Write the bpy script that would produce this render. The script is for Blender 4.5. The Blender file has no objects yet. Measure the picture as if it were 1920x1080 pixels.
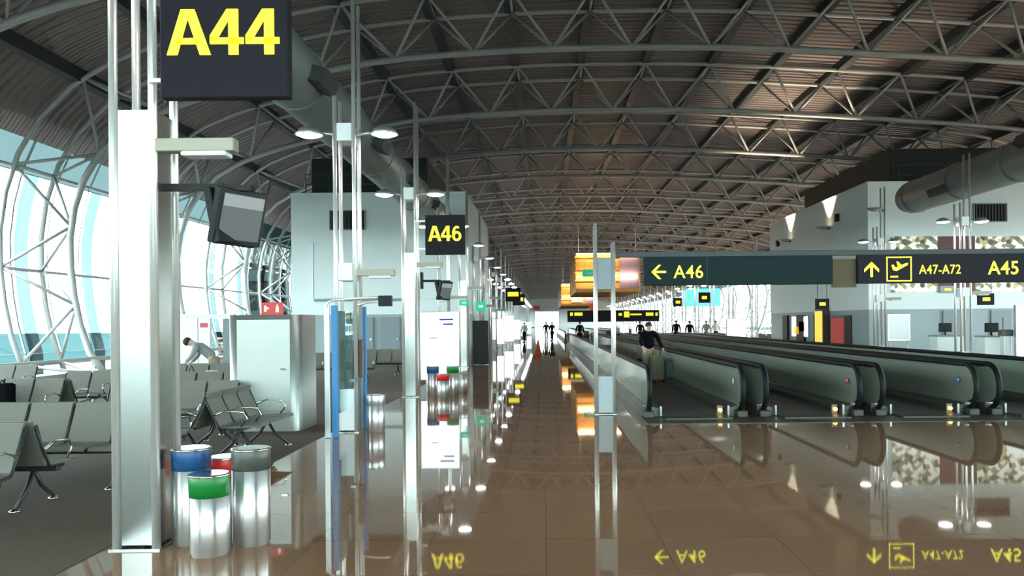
import bpy, math, random
from mathutils import Vector, Matrix
random.seed(7)
PI = math.pi
SC = bpy.context.scene
COL = SC.collection
F = 1500.0; CX, CY = 1020.0, 605.0; ROLL = 0.009; CAMZ = 1.7
_c, _s = math.cos(ROLL), math.sin(ROLL)

def at(px, py, Y):
    dx, dy = px - CX, py - CY
    u = dx*_c - dy*_s; v = dx*_s + dy*_c
    return Vector((u*Y/F, Y, CAMZ - v*Y/F))

# ------------------------------------------------------------ materials
MATS = {}
def mat(name, col, rough=0.5, metal=0.0, emit=None, es=0.0, noise=0.0, nscale=8.0, bump=0.0, coat=0.0, ior=1.5, spec=0.5, aniso=0.0):
    m = bpy.data.materials.new(name); m.use_nodes = True
    nt = m.node_tree; b = nt.nodes['Principled BSDF']
    b.inputs['Base Color'].default_value = (*col, 1); b.inputs['Roughness'].default_value = rough
    b.inputs['Metallic'].default_value = metal; b.inputs['IOR'].default_value = ior
    b.inputs['Specular IOR Level'].default_value = spec
    b.inputs['Coat Weight'].default_value = coat
    if emit:
        b.inputs['Emission Color'].default_value = (*emit, 1); b.inputs['Emission Strength'].default_value = es
    if noise or bump:
        tc = nt.nodes.new('ShaderNodeTexCoord'); n = nt.nodes.new('ShaderNodeTexNoise')
        n.inputs['Scale'].default_value = nscale; n.inputs['Detail'].default_value = 4
        nt.links.new(tc.outputs['Object'], n.inputs['Vector'])
        if noise:
            mx = nt.nodes.new('ShaderNodeMix'); mx.data_type = 'RGBA'
            mx.inputs[6].default_value = (*[c*(1-noise) for c in col], 1)
            mx.inputs[7].default_value = (*[min(1, c*(1+noise)) for c in col], 1)
            nt.links.new(n.outputs['Fac'], mx.inputs[0]); nt.links.new(mx.outputs[2], b.inputs['Base Color'])
        if bump:
            bp = nt.nodes.new('ShaderNodeBump'); bp.inputs['Strength'].default_value = bump; bp.inputs['Distance'].default_value = 0.01
            nt.links.new(n.outputs['Fac'], bp.inputs['Height']); nt.links.new(bp.outputs['Normal'], b.inputs['Normal'])
    MATS[name] = m
    return m

def glass_mat(name, tint, refl, opac=0.0, ocol=(0.5,0.6,0.6), rough=0.02):
    """thin sheet of glass: see-through, mirror share, optional fritting"""
    m = bpy.data.materials.new(name); m.use_nodes = True; nt = m.node_tree
    for n in list(nt.nodes): nt.nodes.remove(n)
    out = nt.nodes.new('ShaderNodeOutputMaterial'); tr = nt.nodes.new('ShaderNodeBsdfTransparent'); gl = nt.nodes.new('ShaderNodeBsdfGlossy')
    tr.inputs[0].default_value = (*tint, 1); gl.inputs[0].default_value = (0.9,0.95,0.95,1); gl.inputs['Roughness'].default_value = rough
    fr = nt.nodes.new('ShaderNodeFresnel'); fr.inputs[0].default_value = 1.5
    ma = nt.nodes.new('ShaderNodeMath'); ma.operation = 'ADD'; ma.inputs[1].default_value = refl; ma.use_clamp = True
    nt.links.new(fr.outputs[0], ma.inputs[0])
    mx = nt.nodes.new('ShaderNodeMixShader')
    nt.links.new(ma.outputs[0], mx.inputs[0]); nt.links.new(tr.outputs[0], mx.inputs[1]); nt.links.new(gl.outputs[0], mx.inputs[2])
    last = mx
    if opac:
        df = nt.nodes.new('ShaderNodeBsdfDiffuse'); df.inputs[0].default_value = (*ocol, 1)
        m2 = nt.nodes.new('ShaderNodeMixShader'); m2.inputs[0].default_value = opac
        nt.links.new(mx.outputs[0], m2.inputs[1]); nt.links.new(df.outputs[0], m2.inputs[2]); last = m2
    nt.links.new(last.outputs[0], out.inputs[0]); MATS[name] = m
    return m

mat('steel_paint', (0.46,0.46,0.45), 0.45, 0.2, noise=0.12, nscale=3)
mat('purlin_dark', (0.055,0.06,0.062), 0.6, 0.2, noise=0.1)
mat('tube_steel', (0.74,0.73,0.69), 0.34, 0.65, noise=0.06)
mat('arm_beige', (0.33,0.30,0.23), 0.45, 0.2)
mat('strip_warm', (1,1,1), 0.4, emit=(1.0,0.72,0.38), es=70)  # glow of the strips added to brighten the timber pods
mat('brushed', (0.60,0.62,0.59), 0.24, 1.0, noise=0.06, nscale=2)
mat('cabinet_steel', (0.40,0.42,0.39), 0.42, 0.8, noise=0.08, nscale=1.2)
mat('bin_steel', (0.93,0.93,0.93), 0.30, 0.9)
_n = MATS['bin_steel'].node_tree; _b = _n.nodes['Principled BSDF']; _t = _n.nodes.new('ShaderNodeTangent'); _t.direction_type = 'RADIAL'; _t.axis = 'Z'
_n.links.new(_t.outputs[0], _b.inputs['Tangent']); _b.inputs['Anisotropic'].default_value = 0.95; _b.inputs['Anisotropic Rotation'].default_value = 0.25
mat('white_box', (0.82,0.85,0.85), 0.4)
mat('wall_white', (0.74,0.81,0.80), 0.6, noise=0.03, nscale=1)
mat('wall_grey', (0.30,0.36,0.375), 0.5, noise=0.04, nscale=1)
mat('panel_line', (0.42,0.48,0.50), 0.5)
mat('carpet', (0.078,0.054,0.033), 0.95, noise=0.3, nscale=60, bump=0.3)
mat('sign_black', (0.016,0.014,0.020), 0.6, noise=0.1, spec=0.12)
mat('sign_green', (0.008,0.020,0.022), 0.6, noise=0.1, spec=0.12)
mat('sign_beige', (0.11,0.082,0.045), 0.6, spec=0.2)
mat('yellow', (0.9,0.78,0.02), 0.4, emit=(1.0,0.86,0.02), es=0.75)
mat('black', (0.008,0.008,0.009), 0.5, spec=0.25)
mat('black_rubber', (0.006,0.006,0.007), 0.5, spec=0.2)
mat('dark_cloth', (0.005,0.005,0.007), 0.95, noise=0.2, spec=0.05)
mat('screen', (0.07,0.075,0.075), 0.5, emit=(0.6,0.65,0.66), es=0.10, spec=0.2)
mat('screen_light', (0.16,0.17,0.17), 0.5, emit=(0.75,0.8,0.8), es=0.22, spec=0.2)
mat('blue', (0.008,0.07,0.20), 0.4)
mat('frame_blue', (0.03,0.20,0.46), 0.5)
mat('green', (0.005,0.17,0.025), 0.4)
mat('dark_green', (0.01,0.09,0.05), 0.35)
mat('red', (0.62,0.02,0.015), 0.4)
mat('orange', (0.9,0.16,0.02), 0.5)
mat('maroon', (0.13,0.035,0.04), 0.5)
mat('bin_grey', (0.07,0.075,0.065), 0.4)
mat('seat', (0.14,0.137,0.112), 0.55, noise=0.08, nscale=20)
mat('seat_black', (0.02,0.02,0.022), 0.45)
mat('chrome', (0.7,0.72,0.7), 0.15, 1.0)
mat('lamp', (1,1,1), 0.4, emit=(1.0,0.95,0.97), es=22)
mat('lamp_warm', (1,1,1), 0.4, emit=(1.0,0.80,0.50), es=14)
mat('lamp_shell', (0.5,0.52,0.52), 0.35, 0.8)
mat('lightbox', (0.9,0.9,0.9), 0.4, emit=(0.96,1.0,1.0), es=1.6)
mat('amber', (1,0.6,0.1), 0.4, emit=(1,0.5,0.08), es=5)
mat('duct', (0.23,0.25,0.245), 0.5, 0.4, noise=0.12, nscale=2)
mat('belt', (0.11,0.105,0.10), 0.5, noise=0.2, nscale=30)
mat('deck_steel', (0.32,0.33,0.31), 0.3, 0.9, noise=0.06)
mat('skirt', (0.10,0.10,0.085), 0.45, 0.5)
mat('shade_dark', (0.02,0.024,0.026), 0.6)  # near-black fill imitating the shade above the two blocks
mat('walk_plate', (0.055,0.055,0.045), 0.45, 0.4)
mat('skin', (0.55,0.33,0.24), 0.6)
mat('hair', (0.02,0.014,0.01), 0.7)
mat('khaki', (0.26,0.23,0.15), 0.85, noise=0.1)
mat('grey_cloth', (0.25,0.27,0.27), 0.85, noise=0.1)
mat('white_cloth', (0.75,0.75,0.74), 0.85, noise=0.05)
mat('olive', (0.16,0.15,0.09), 0.8, noise=0.15)
mat('teal_case', (0.035,0.085,0.07), 0.5)
mat('timber', (0.70,0.33,0.08), 0.5, noise=0.3, nscale=5)
mat('purple', (0.22,0.16,0.25), 0.5)
mat('turquoise', (0.1,0.7,0.6), 0.4, emit=(0.12,0.8,0.62), es=1.0)
mat('exit_green', (0.0,0.3,0.15), 0.4, emit=(0.0,0.5,0.25), es=0.5)
mat('ext_ground', (0.020,0.046,0.048), 1.0, noise=0.5, nscale=0.08, spec=0.0)
mat('ext_building', (0.006,0.011,0.012), 0.9, spec=0.05, noise=0.2, nscale=0.3)
mat('ext_light', (0.020,0.032,0.033), 0.9, spec=0.05)
mat('door_grey', (0.20,0.24,0.26), 0.45)
mat('ink_blue', (0.03,0.05,0.3), 0.5)
mat('ink_red', (0.6,0.08,0.1), 0.5)
mat('vend_red', (0.5,0.015,0.015), 0.3, emit=(0.5,0.02,0.01), es=0.15)
mat('vend_yellow', (0.85,0.6,0.03), 0.3, emit=(1,0.7,0.05), es=0.6)
mat('brown', (0.07,0.035,0.025), 0.4)
glass_mat('glass', (0.92,1.0,1.0), 0.0)
glass_mat('glass_frit', (0.55,0.85,0.88), 0.02, 0.95, (0.075,0.13,0.14))
glass_mat('glass_rail', (0.62,0.70,0.66), 0.05, 0.45, (0.34,0.36,0.30), 0.08)
glass_mat('glass_tint', (0.055,0.085,0.092), 0.0)
glass_mat('glass_kiosk', (0.85,0.95,0.95), 0.04, 0.06, (0.4,0.5,0.5))

def floor_mat():
    m = bpy.data.materials.new('granite_tile'); m.use_nodes = True; nt = m.node_tree; b = nt.nodes['Principled BSDF']
    tc = nt.nodes.new('ShaderNodeTexCoord')
    br = nt.nodes.new('ShaderNodeTexBrick'); br.offset = 0.0
    br.inputs['Scale'].default_value = 1.0; br.inputs['Brick Width'].default_value = 0.9; br.inputs['Row Height'].default_value = 0.9
    br.inputs['Mortar Size'].default_value = 0.004; br.inputs['Mortar Smooth'].default_value = 0.2
    br.inputs['Color1'].default_value = (0.33,0.165,0.078,1); br.inputs['Color2'].default_value = (0.285,0.142,0.067,1); br.inputs['Mortar'].default_value = (0.19,0.10,0.05,1)
    nt.links.new(tc.outputs['Object'], br.inputs['Vector'])
    n = nt.nodes.new('ShaderNodeTexNoise'); n.inputs['Scale'].default_value = 90; n.inputs['Detail'].default_value = 3
    n2 = nt.nodes.new('ShaderNodeTexNoise'); n2.inputs['Scale'].default_value = 0.6; n2.inputs['Detail'].default_value = 2
    nt.links.new(tc.outputs['Object'], n.inputs['Vector']); nt.links.new(tc.outputs['Object'], n2.inputs['Vector'])
    mx = nt.nodes.new('ShaderNodeMix'); mx.data_type = 'RGBA'; mx.blend_type = 'MULTIPLY'; mx.inputs[0].default_value = 0.5
    nt.links.new(br.outputs['Color'], mx.inputs[6]); nt.links.new(n.outputs['Color'], mx.inputs[7])
    hs = nt.nodes.new('ShaderNodeHueSaturation'); hs.inputs['Saturation'].default_value = 0.9; hs.inputs['Value'].default_value = 1.25
    nt.links.new(mx.outputs[2], hs.inputs['Color']); nt.links.new(hs.outputs[0], b.inputs['Base Color'])
    mr = nt.nodes.new('ShaderNodeMapRange'); mr.inputs[3].default_value = 0.01; mr.inputs[4].default_value = 0.045
    nt.links.new(n2.outputs['Fac'], mr.inputs[0]); nt.links.new(mr.outputs[0], b.inputs['Roughness'])
    b.inputs['IOR'].default_value = 1.55
    MATS['floor'] = m
floor_mat()

def deck_mat():
    m = bpy.data.materials.new('corrugated_deck'); m.use_nodes = True; nt = m.node_tree; b = nt.nodes['Principled BSDF']
    tc = nt.nodes.new('ShaderNodeTexCoord'); mp = nt.nodes.new('ShaderNodeMapping')
    w = nt.nodes.new('ShaderNodeTexWave'); w.bands_direction = 'Y'; w.inputs['Scale'].default_value = 0.8; w.inputs['Distortion'].default_value = 0
    nt.links.new(tc.outputs['Object'], w.inputs['Vector'])
    n = nt.nodes.new('ShaderNodeTexNoise'); n.inputs['Scale'].default_value = 0.35; nt.links.new(tc.outputs['Object'], n.inputs['Vector'])
    mx = nt.nodes.new('ShaderNodeMix'); mx.data_type = 'RGBA'; mx.inputs[6].default_value = (0.165,0.135,0.130,1); mx.inputs[7].default_value = (0.255,0.212,0.208,1)
    nt.links.new(n.outputs['Fac'], mx.inputs[0]); nt.links.new(mx.outputs[2], b.inputs['Base Color'])
    bp = nt.nodes.new('ShaderNodeBump'); bp.inputs['Strength'].default_value = 0.9; bp.inputs['Distance'].default_value = 0.12
    nt.links.new(w.outputs['Fac'], bp.inputs['Height']); nt.links.new(bp.outputs['Normal'], b.inputs['Normal'])
    b.inputs['Roughness'].default_value = 0.5; b.inputs['Metallic'].default_value = 0.2
    MATS['deck'] = m
deck_mat()

def food_mat():
    m = bpy.data.materials.new('food_print'); m.use_nodes = True; nt = m.node_tree; b = nt.nodes['Principled BSDF']
    tc = nt.nodes.new('ShaderNodeTexCoord'); v = nt.nodes.new('ShaderNodeTexVoronoi'); v.inputs['Scale'].default_value = 5.5; v.feature = 'SMOOTH_F1'; v.inputs['Smoothness'].default_value = 0.4
    nt.links.new(tc.outputs['Object'], v.inputs['Vector'])
    cr = nt.nodes.new('ShaderNodeValToRGB'); e = cr.color_ramp.elements
    e[0].position = 0; e[0].color = (0.9,0.9,0.84,1); e[1].position = 1; e[1].color = (0.05,0.04,0.02,1)
    for p, c in ((0.35,(0.85,0.84,0.78,1)),(0.5,(0.5,0.42,0.2,1)),(0.7,(0.2,0.22,0.15,1))):
        x = e.new(p); x.color = c
    sp = nt.nodes.new('ShaderNodeSeparateColor'); nt.links.new(v.outputs['Color'], sp.inputs[0])
    nt.links.new(sp.outputs[0], cr.inputs[0]); nt.links.new(cr.outputs[0], b.inputs['Base Color'])
    nt.links.new(cr.outputs[0], b.inputs['Emission Color']); b.inputs['Emission Strength'].default_value = 0.35
    MATS['food'] = m
food_mat()

# ------------------------------------------------------------ mesh builder
class MB:
    def __init__(s): s.v = []; s.f = []; s.sm = []
    def add(s, vs, fs, smooth=False):
        b = len(s.v); s.v += [tuple(p) for p in vs]
        for f in fs: s.f.append(tuple(b+i for i in f)); s.sm.append(smooth)
        return s
    def box(s, x0, x1, y0, y1, z0, z1, bev=0.0):
        if bev > 0:
            # chamfered vertical/horizontal box: build as octagon-ish prism with inset ends
            b = min(bev, (x1-x0)/2.01, (y1-y0)/2.01, (z1-z0)/2.01)
            def ring(z, i):
                return [(x0+b+i,y0+i,z),(x1-b-i,y0+i,z),(x1-i,y0+b+i,z),(x1-i,y1-b-i,z),(x1-b-i,y1-i,z),(x0+b+i,y1-i,z),(x0+i,y1-b-i,z),(x0+i,y0+b+i,z)]
            h = b*0.6
            rs = [ring(z0,h), ring(z0+h,0), ring(z1-h,0), ring(z1,h)]
            vs = [p for r in rs for p in r]; fs = [tuple(range(7,-1,-1)), tuple(range(24,32))]
            for k in range(3):
                for i in range(8):
                    j = (i+1) % 8; fs.append((k*8+i, k*8+j, k*8+8+j, k*8+8+i))
            return s.add(vs, fs)
        vs = [(x0,y0,z0),(x1,y0,z0),(x1,y1,z0),(x0,y1,z0),(x0,y0,z1),(x1,y0,z1),(x1,y1,z1),(x0,y1,z1)]
        return s.add(vs, [(0,3,2,1),(4,5,6,7),(0,1,5,4),(1,2,6,5),(2,3,7,6),(3,0,4,7)])
    def sweep(s, pts, r, n=8, cap=True, rr=None):
        pts = [Vector(p) for p in pts]; rings = []
        up = None
        for i, p in enumerate(pts):
            t = (pts[min(i+1,len(pts)-1)] - pts[max(i-1,0)]).normalized()
            if up is None:
                up = Vector((0,0,1)) if abs(t.z) < 0.9 else Vector((0,1,0))
            a = t.cross(up); 
            if a.length < 1e-6: a = t.cross(Vector((1,0,0)))
            a.normalize(); b = a.cross(t).normalized(); up = b
            q = rr[i] if rr else r
            rings.append([p + (a*math.cos(2*PI*k/n+PI/n) + b*math.sin(2*PI*k/n+PI/n))*q for k in range(n)])
        vs = [p for g in rings for p in g]; fs = []
        for i in range(len(rings)-1):
            for k in range(n):
                j = (k+1) % n; fs.append((i*n+k, i*n+j, (i+1)*n+j, (i+1)*n+k))
        b0 = len(s.f); s.add(vs, fs, n > 5)
        if cap:
            base = len(s.v) - len(vs)
            s.f.append(tuple(base+k for k in reversed(range(n)))); s.sm.append(False)
            s.f.append(tuple(base+(len(rings)-1)*n+k for k in range(n))); s.sm.append(False)
        return s
    def tube(s, a, b, r, n=8): return s.sweep([a, b], r, n)
    def lathe(s, prof, x=0, y=0, n=28, z=0):
        vs = []; fs = []
        for (r, h) in prof:
            for k in range(n): vs.append((x+r*math.cos(2*PI*k/n), y+r*math.sin(2*PI*k/n), z+h))
        for i in range(len(prof)-1):
            for k in range(n):
                j = (k+1) % n; fs.append((i*n+k, i*n+j, (i+1)*n+j, (i+1)*n+k))
        s.add(vs, fs, True)
        base = len(s.v) - len(vs)
        if prof[0][0] > 1e-4: s.f.append(tuple(base+k for k in reversed(range(n)))); s.sm.append(False)
        if prof[-1][0] > 1e-4: s.f.append(tuple(base+(len(prof)-1)*n+k for k in range(n))); s.sm.append(False)
        return s
    def prism(s, poly, y0, y1):
        """polygon in x,z extruded along y"""
        n = len(poly); vs = [(x,y0,z) for x,z in poly] + [(x,y1,z) for x,z in poly]
        fs = [tuple(range(n)), tuple(range(2*n-1, n-1, -1))]
        for i in range(n):
            j = (i+1) % n; fs.append((j, i, n+i, n+j))
        return s.add(vs, fs)
    def prismx(s, poly, x0, x1):
        n = len(poly); vs = [(x0,y,z) for y,z in poly] + [(x1,y,z) for y,z in poly]
        fs = [tuple(range(n-1,-1,-1)), tuple(range(n, 2*n))]
        for i in range(n):
            j = (i+1) % n; fs.append((i, j, n+j, n+i))
        return s.add(vs, fs)
    def mesh(s, name, m):
        me = bpy.data.meshes.new(name); me.from_pydata(s.v, [], s.f)
        me.polygons.foreach_set('use_smooth', s.sm); me.materials.append(MATS[m]); me.update()
        return me
    def build(s, name, m, parent=None, loc=None):
        o = bpy.data.objects.new(name, s.mesh(name, m)); COL.objects.link(o)
        if parent: o.parent = parent
        if loc: o.location = loc
        return o

def tag(o, label, cat, group=None, kind=None):
    o['label'] = label; o['category'] = cat
    if group: o['group'] = group
    if kind: o['kind'] = kind
    return o
def struct(o, label=None):
    o['kind'] = 'structure'
    if label: o['label'] = label
    return o
def thing(name, label, cat, loc=(0,0,0), rz=0, group=None):
    o = bpy.data.objects.new(name, None); COL.objects.link(o); o.empty_display_size = 0.2
    o.location = loc; o.rotation_euler = (0,0,rz); tag(o, label, cat, group); return o
KIDS = {}
def kids(o): return [c for c in COL.objects if c.parent == o]
def proto_tree(o):
    k = kids(o); return (o, [proto_tree(c) for c in k])
def dup(tree, loc=None, rz=None, label=None, group=None, parent=None):
    o, ch = tree; c = o.copy(); COL.objects.link(c)
    if parent is not None: c.parent = parent
    if loc is not None: c.location = loc
    if rz is not None: c.rotation_euler = (0,0,rz)
    if label: c['label'] = label
    if group: c['group'] = group
    for t in ch: dup(t, parent=c)
    return c
ORD = ['first','second','third','fourth','fifth','sixth','seventh','eighth','ninth','tenth','eleventh','twelfth','thirteenth','fourteenth','fifteenth','sixteenth','seventeenth','eighteenth','nineteenth','twentieth','twenty-first','twenty-second','twenty-third','twenty-fourth','twenty-fifth']

def text(name, s, x0, x1, z0, z1, y, m, parent, bold=0.03, depth=0.006):
    """lettering that fills the box x0..x1, z0..z1 in a plane facing -Y"""
    cu = bpy.data.curves.new('t', 'FONT'); cu.body = s; cu.offset = bold; cu.extrude = 0.01; cu.space_character = 1.05 + bold
    cu.resolution_u = 4
    t = bpy.data.objects.new('t', cu); COL.objects.link(t)
    dg = bpy.context.evaluated_depsgraph_get(); me = bpy.data.meshes.new_from_object(t.evaluated_get(dg))
    bpy.data.objects.remove(t); bpy.data.curves.remove(cu)
    xs = [v.co.x for v in me.vertices]; ys = [v.co.y for v in me.vertices]
    ax, bx, ay, by = min(xs), max(xs), min(ys), max(ys)
    for v in me.vertices:
        x = x0 + (v.co.x-ax)/(bx-ax)*(x1-x0); z = z0 + (v.co.y-ay)/(by-ay)*(z1-z0)
        v.co = (x, y - (depth if v.co.z > 0 else 0), z)
    me.materials.clear(); me.materials.append(MATS[m]); me.name = name
    o = bpy.data.objects.new(name, me); COL.objects.link(o); o.parent = parent
    return o

# ------------------------------------------------------------ hall section (X, Z relative to eye level)
PROF = [(-15.2,-1.72),(-15.66,-1.2),(-16.1,0),(-16.35,1.3),(-16.45,2.7),(-16.35,3.8),(-16.0,5.0),(-15.3,6.1),(-14.2,7.0),(-12.4,7.75),(-10,8.35),(-6.5,9.0),(-4.5,9.25),(-.5,9.5),(3.5,9.55),(7,9.5),(11.1,9.28),(16,8.95),(21.5,8.45),(25,7.6),(27,6.2),(28,4.5),(28.2,2.7),(27.6,0),(26.8,-1.72)]
def catmull(P, k=6):
    out = []
    for i in range(len(P)-1):
        p0 = Vector(P[max(i-1,0)]); p1 = Vector(P[i]); p2 = Vector(P[i+1]); p3 = Vector(P[min(i+2,len(P)-1)])
        for j in range(k):
            t = j/k
            out.append(0.5*((2*p1)+(p2-p0)*t+(2*p0-5*p1+4*p2-p3)*t*t+(-p0+3*p1-3*p2+p3)*t**3))
    out.append(Vector(P[-1])); return out
FINE = catmull(PROF)
FINE = [Vector((p.x, p.y+CAMZ)) for p in FINE]
def resample(P, n):
    L = [0]
    for i in range(1, len(P)): L.append(L[-1] + (P[i]-P[i-1]).length)
    out = []
    for k in range(n):
        t = L[-1]*k/(n-1); i = 1
        while i < len(L)-1 and L[i] < t: i += 1
        f = (t-L[i-1])/max(1e-9, L[i]-L[i-1]); out.append(P[i-1].lerp(P[i], f))
    return out
def offset(P, d):
    out = []
    for i, p in enumerate(P):
        t = (P[min(i+1,len(P)-1)] - P[max(i-1,0)]).normalized()
        out.append(Vector((p.x - t.y*d, p.y + t.x*d)))
    return out
INNER = resample(FINE, 73)
OUTER = offset(INNER, 1.7)
SKIN = offset(INNER, 2.15)
def fixfoot(P):   # clip ends to the floor
    q = [p.copy() for p in P if p.y > -0.02]
    a = q[0].copy(); a.y = -0.02; b = q[-1].copy(); b.y = -0.02
    return [a]+q+[b]
SKIN = fixfoot(SKIN)
T_SP = 8.12; T0Y = 27.8 - T_SP        # truss nearest the frame top

# ------------------------------------------------------------ setting
YN, YF = -14.0, 330.0
o = struct(MB().box(-3.37, 40, YN, YF, -0.3, 0).build('floor', 'floor'), 'polished brown granite tile floor')
o = struct(MB().box(-22, -3.37, YN, YF, -0.3, 0.006).build('floor', 'carpet'), 'dark brown grey carpet of the waiting area')
# ceiling deck
def skin_strip(P, y0, y1, th=0.0):
    vs = []; fs = []
    for p in P: vs.append((p.x, y0, p.y)); vs.append((p.x, y1, p.y))
    for i in range(len(P)-1): fs.append((2*i, 2*i+1, 2*i+3, 2*i+2))
    return MB().add(vs, fs, True)
iL = max(i for i, p in enumerate(SKIN[:36]) if p.y < 8.9)
iR = min(i for i, p in enumerate(SKIN) if i > 36 and p.y < 8.9)
deckP = SKIN[iL:iR+1]
d = skin_strip(deckP, YN, YF); c = d.build('ceiling', 'deck')
md = c.modifiers.new('s', 'SOLIDIFY'); md.thickness = 0.15; md.offset = 1
struct(c, 'brown grey corrugated metal deck of the barrel vault')
# purlins
iN, iO = resample(FINE, 20), None
OUTN = offset(resample(FINE, 45), 1.7)[1::2]      # 22 outer nodes between 23 inner nodes
for k, p in enumerate(OUTN):
    if p.y < 0.3: continue
    hi = p.y > 8.0
    r = 0.16 if hi else 0.055
    t = MB()
    if hi: 
        q = p + (p - Vector((4.75, 2))).normalized()*0.22
        t.box(-0.17, 0.17, 0, YF-YN-0.5, -0.22, 0.22)
        o = t.build('purlin', 'purlin_dark', loc=(q.x, YN+0.2, q.y)); lab = 'dark longitudinal roof purlin, %s counted from the left window wall'
    else:
        q = p + (p - Vector((4.75, 4))).normalized()*0.2
        t.tube((0,0,0), (0,YF-YN-0.5,0), r, 6)
        o = t.build('window_rail', 'steel_paint', loc=(q.x, YN+0.2, q.y)); lab = 'thin longitudinal rail along the curved glass, %s counted from the left foot'
    tag(o, lab % ORD[k], 'beam', 'longitudinal rails and purlins of the hall')
# windows of the curved glass walls
def window(n, y0, y1, side, mull=4):
    P = SKIN[:iL+1] if side < 0 else SKIN[iR:]
    thr = 7.7
    lo = [p for p in P if p.y <= thr]; hi = [p for p in P if p.y >= thr]
    if side < 0: hi = [lo[-1]]+hi
    else: hi = hi+[lo[0]]
    g = skin_strip(lo, y0, y1).build('window_%d' % n, 'glass'); struct(g, 'curved window bay')
    skin_strip(hi, y0, y1).build('fritted_pane', 'glass_frit', g)
    m = MB()
    for k in range(mull+1):
        y = y0 + (y1-y0)*k/mull
        if k == mull: y -= 0.03
        pts = [(p.x + (0.06 if side < 0 else -0.06), y, p.y) for p in P]
        m.sweep(pts, 0.035, 4)
    if mull == 4:
        st = MB()
        for k in (0, 2):
            y = y0 + (y1-y0)*k/mull + .25
            q = [(p.x + (0.03 if side < 0 else -0.03), p.y) for p in lo]
            vs = []; fs = []
            for (x_, z_) in q: vs += [(x_, y, z_), (x_, y+.75, z_)]
            for i in range(len(q)-1): fs.append((2*i,2*i+1,2*i+3,2*i+2))
            st.add(vs, fs, True)
        st.build('tinted_strip', 'glass_tint', g)
    hs = [p for i, p in enumerate(P) if i % 3 == 1]
    for p in hs: m.tube((p.x+(0.06 if side<0 else -0.06), y0, p.y), (p.x+(0.06 if side<0 else -0.06), y1, p.y), 0.022, 4)
    m.build('mullion', 'steel_paint', g)
wn = 0
for k in range(-4, 14):
    y0 = T0Y + k*T_SP; wn += 1
    window(wn, y0, y0+T_SP, -1)
wn += 1; window(wn, T0Y+14*T_SP, YF, -1, 50)
for k in range(-4, 20, 4):
    y0 = T0Y + k*T_SP; wn += 1
    window(wn, y0, y0+4*T_SP, 1, 16)
wn += 1; window(wn, T0Y+20*T_SP, YF, 1, 40)
# sill boxes along the left glass
s = MB().box(-16.9, -16.2, YN, 200, 0.0, 0.12); struct(s.build('trim_1', 'steel_paint'))
s = MB().tube((-15.55, YN, 0.62), (-15.55, 200, 0.62), 0.05, 8); struct(s.build('trim_2', 'steel_paint'), 'guard rail in front of the glass')
# end walls
def end_wall(name, y, win):
    poly = [(p.x, p.y) for p in SKIN]
    x0, x1, z0, z1 = win
    m = MB()
    L = min(p[0] for p in poly); R = max(p[0] for p in poly)
    # strips around the opening
    def zmax(x):
        best = 0
        for i in range(len(SKIN)-1):
            a, b = SKIN[i], SKIN[i+1]
            if (a.x-x)*(b.x-x) <= 0 and a.x != b.x:
                best = max(best, a.y+(b.y-a.y)*(x-a.x)/(b.x-a.x))
        return best
    xs = sorted(set([L+0.02, R-0.02, x0, x1] + [L+(R-L)*k/40 for k in range(1,40)]))
    for a, b in zip(xs[:-1], xs[1:]):
        za, zb = max(0.05, zmax(a)), max(0.05, zmax(b))
        if a >= x0-1e-6 and b <= x1+1e-6:
            m.add([(a,y,0),(b,y,0),(b,y,z0),(a,y,z0)], [(0,1,2,3)])
            m.add([(a,y,z1),(b,y,z1),(b,y,zb),(a,y,za)], [(0,1,2,3)])
        else: m.add([(a,y,0),(b,y,0),(b,y,zb),(a,y,za)], [(0,1,2,3)])
    return struct(m.build(name, 'wall_white'))
end_wall('wall_far', YF, (-3.5, 6.0, 0.3, 6.2))
end_wall('wall_near', YN, (-13.5, 24.0, 2.5, 9.0))
g = struct(MB().box(-3.5, 6.0, YF-0.05, YF, 0.3, 6.2).build('window_80', 'glass'))
g = struct(MB().box(-13.5, 24, YN, YN+0.05, 2.5, 9.0).build('window_81', 'glass'))
m = MB()
for k in range(11): x = -13.5+37.5*k/10; m.box(x-0.05, x+0.05, YN+0.05, YN+0.15, 2.5, 9.0)
for z in (2.5, 4.6, 6.8, 9.0): m.box(-13.5, 24, YN+0.05, YN+0.15, z-0.05, z+0.05)
m.build('mullion', 'steel_paint', g)
# outside
struct(MB().box(-4000, 4000, -3000, 6000, -6.2, -6.0).build('ground', 'ext_ground'), 'apron outside')
eb = thing('terminal_building', 'dark teal building outside beyond the left curved glass', 'building', (-31, 78, -6))
MB().box(2, 10, 0, 90, 0, 22).build('wall', 'ext_building', eb)
for zz in (4, 8, 12, 16): MB().box(2, 10.2, -.2, 90, zz, zz+1.1).build('panel_band', 'ext_light', eb)

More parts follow.
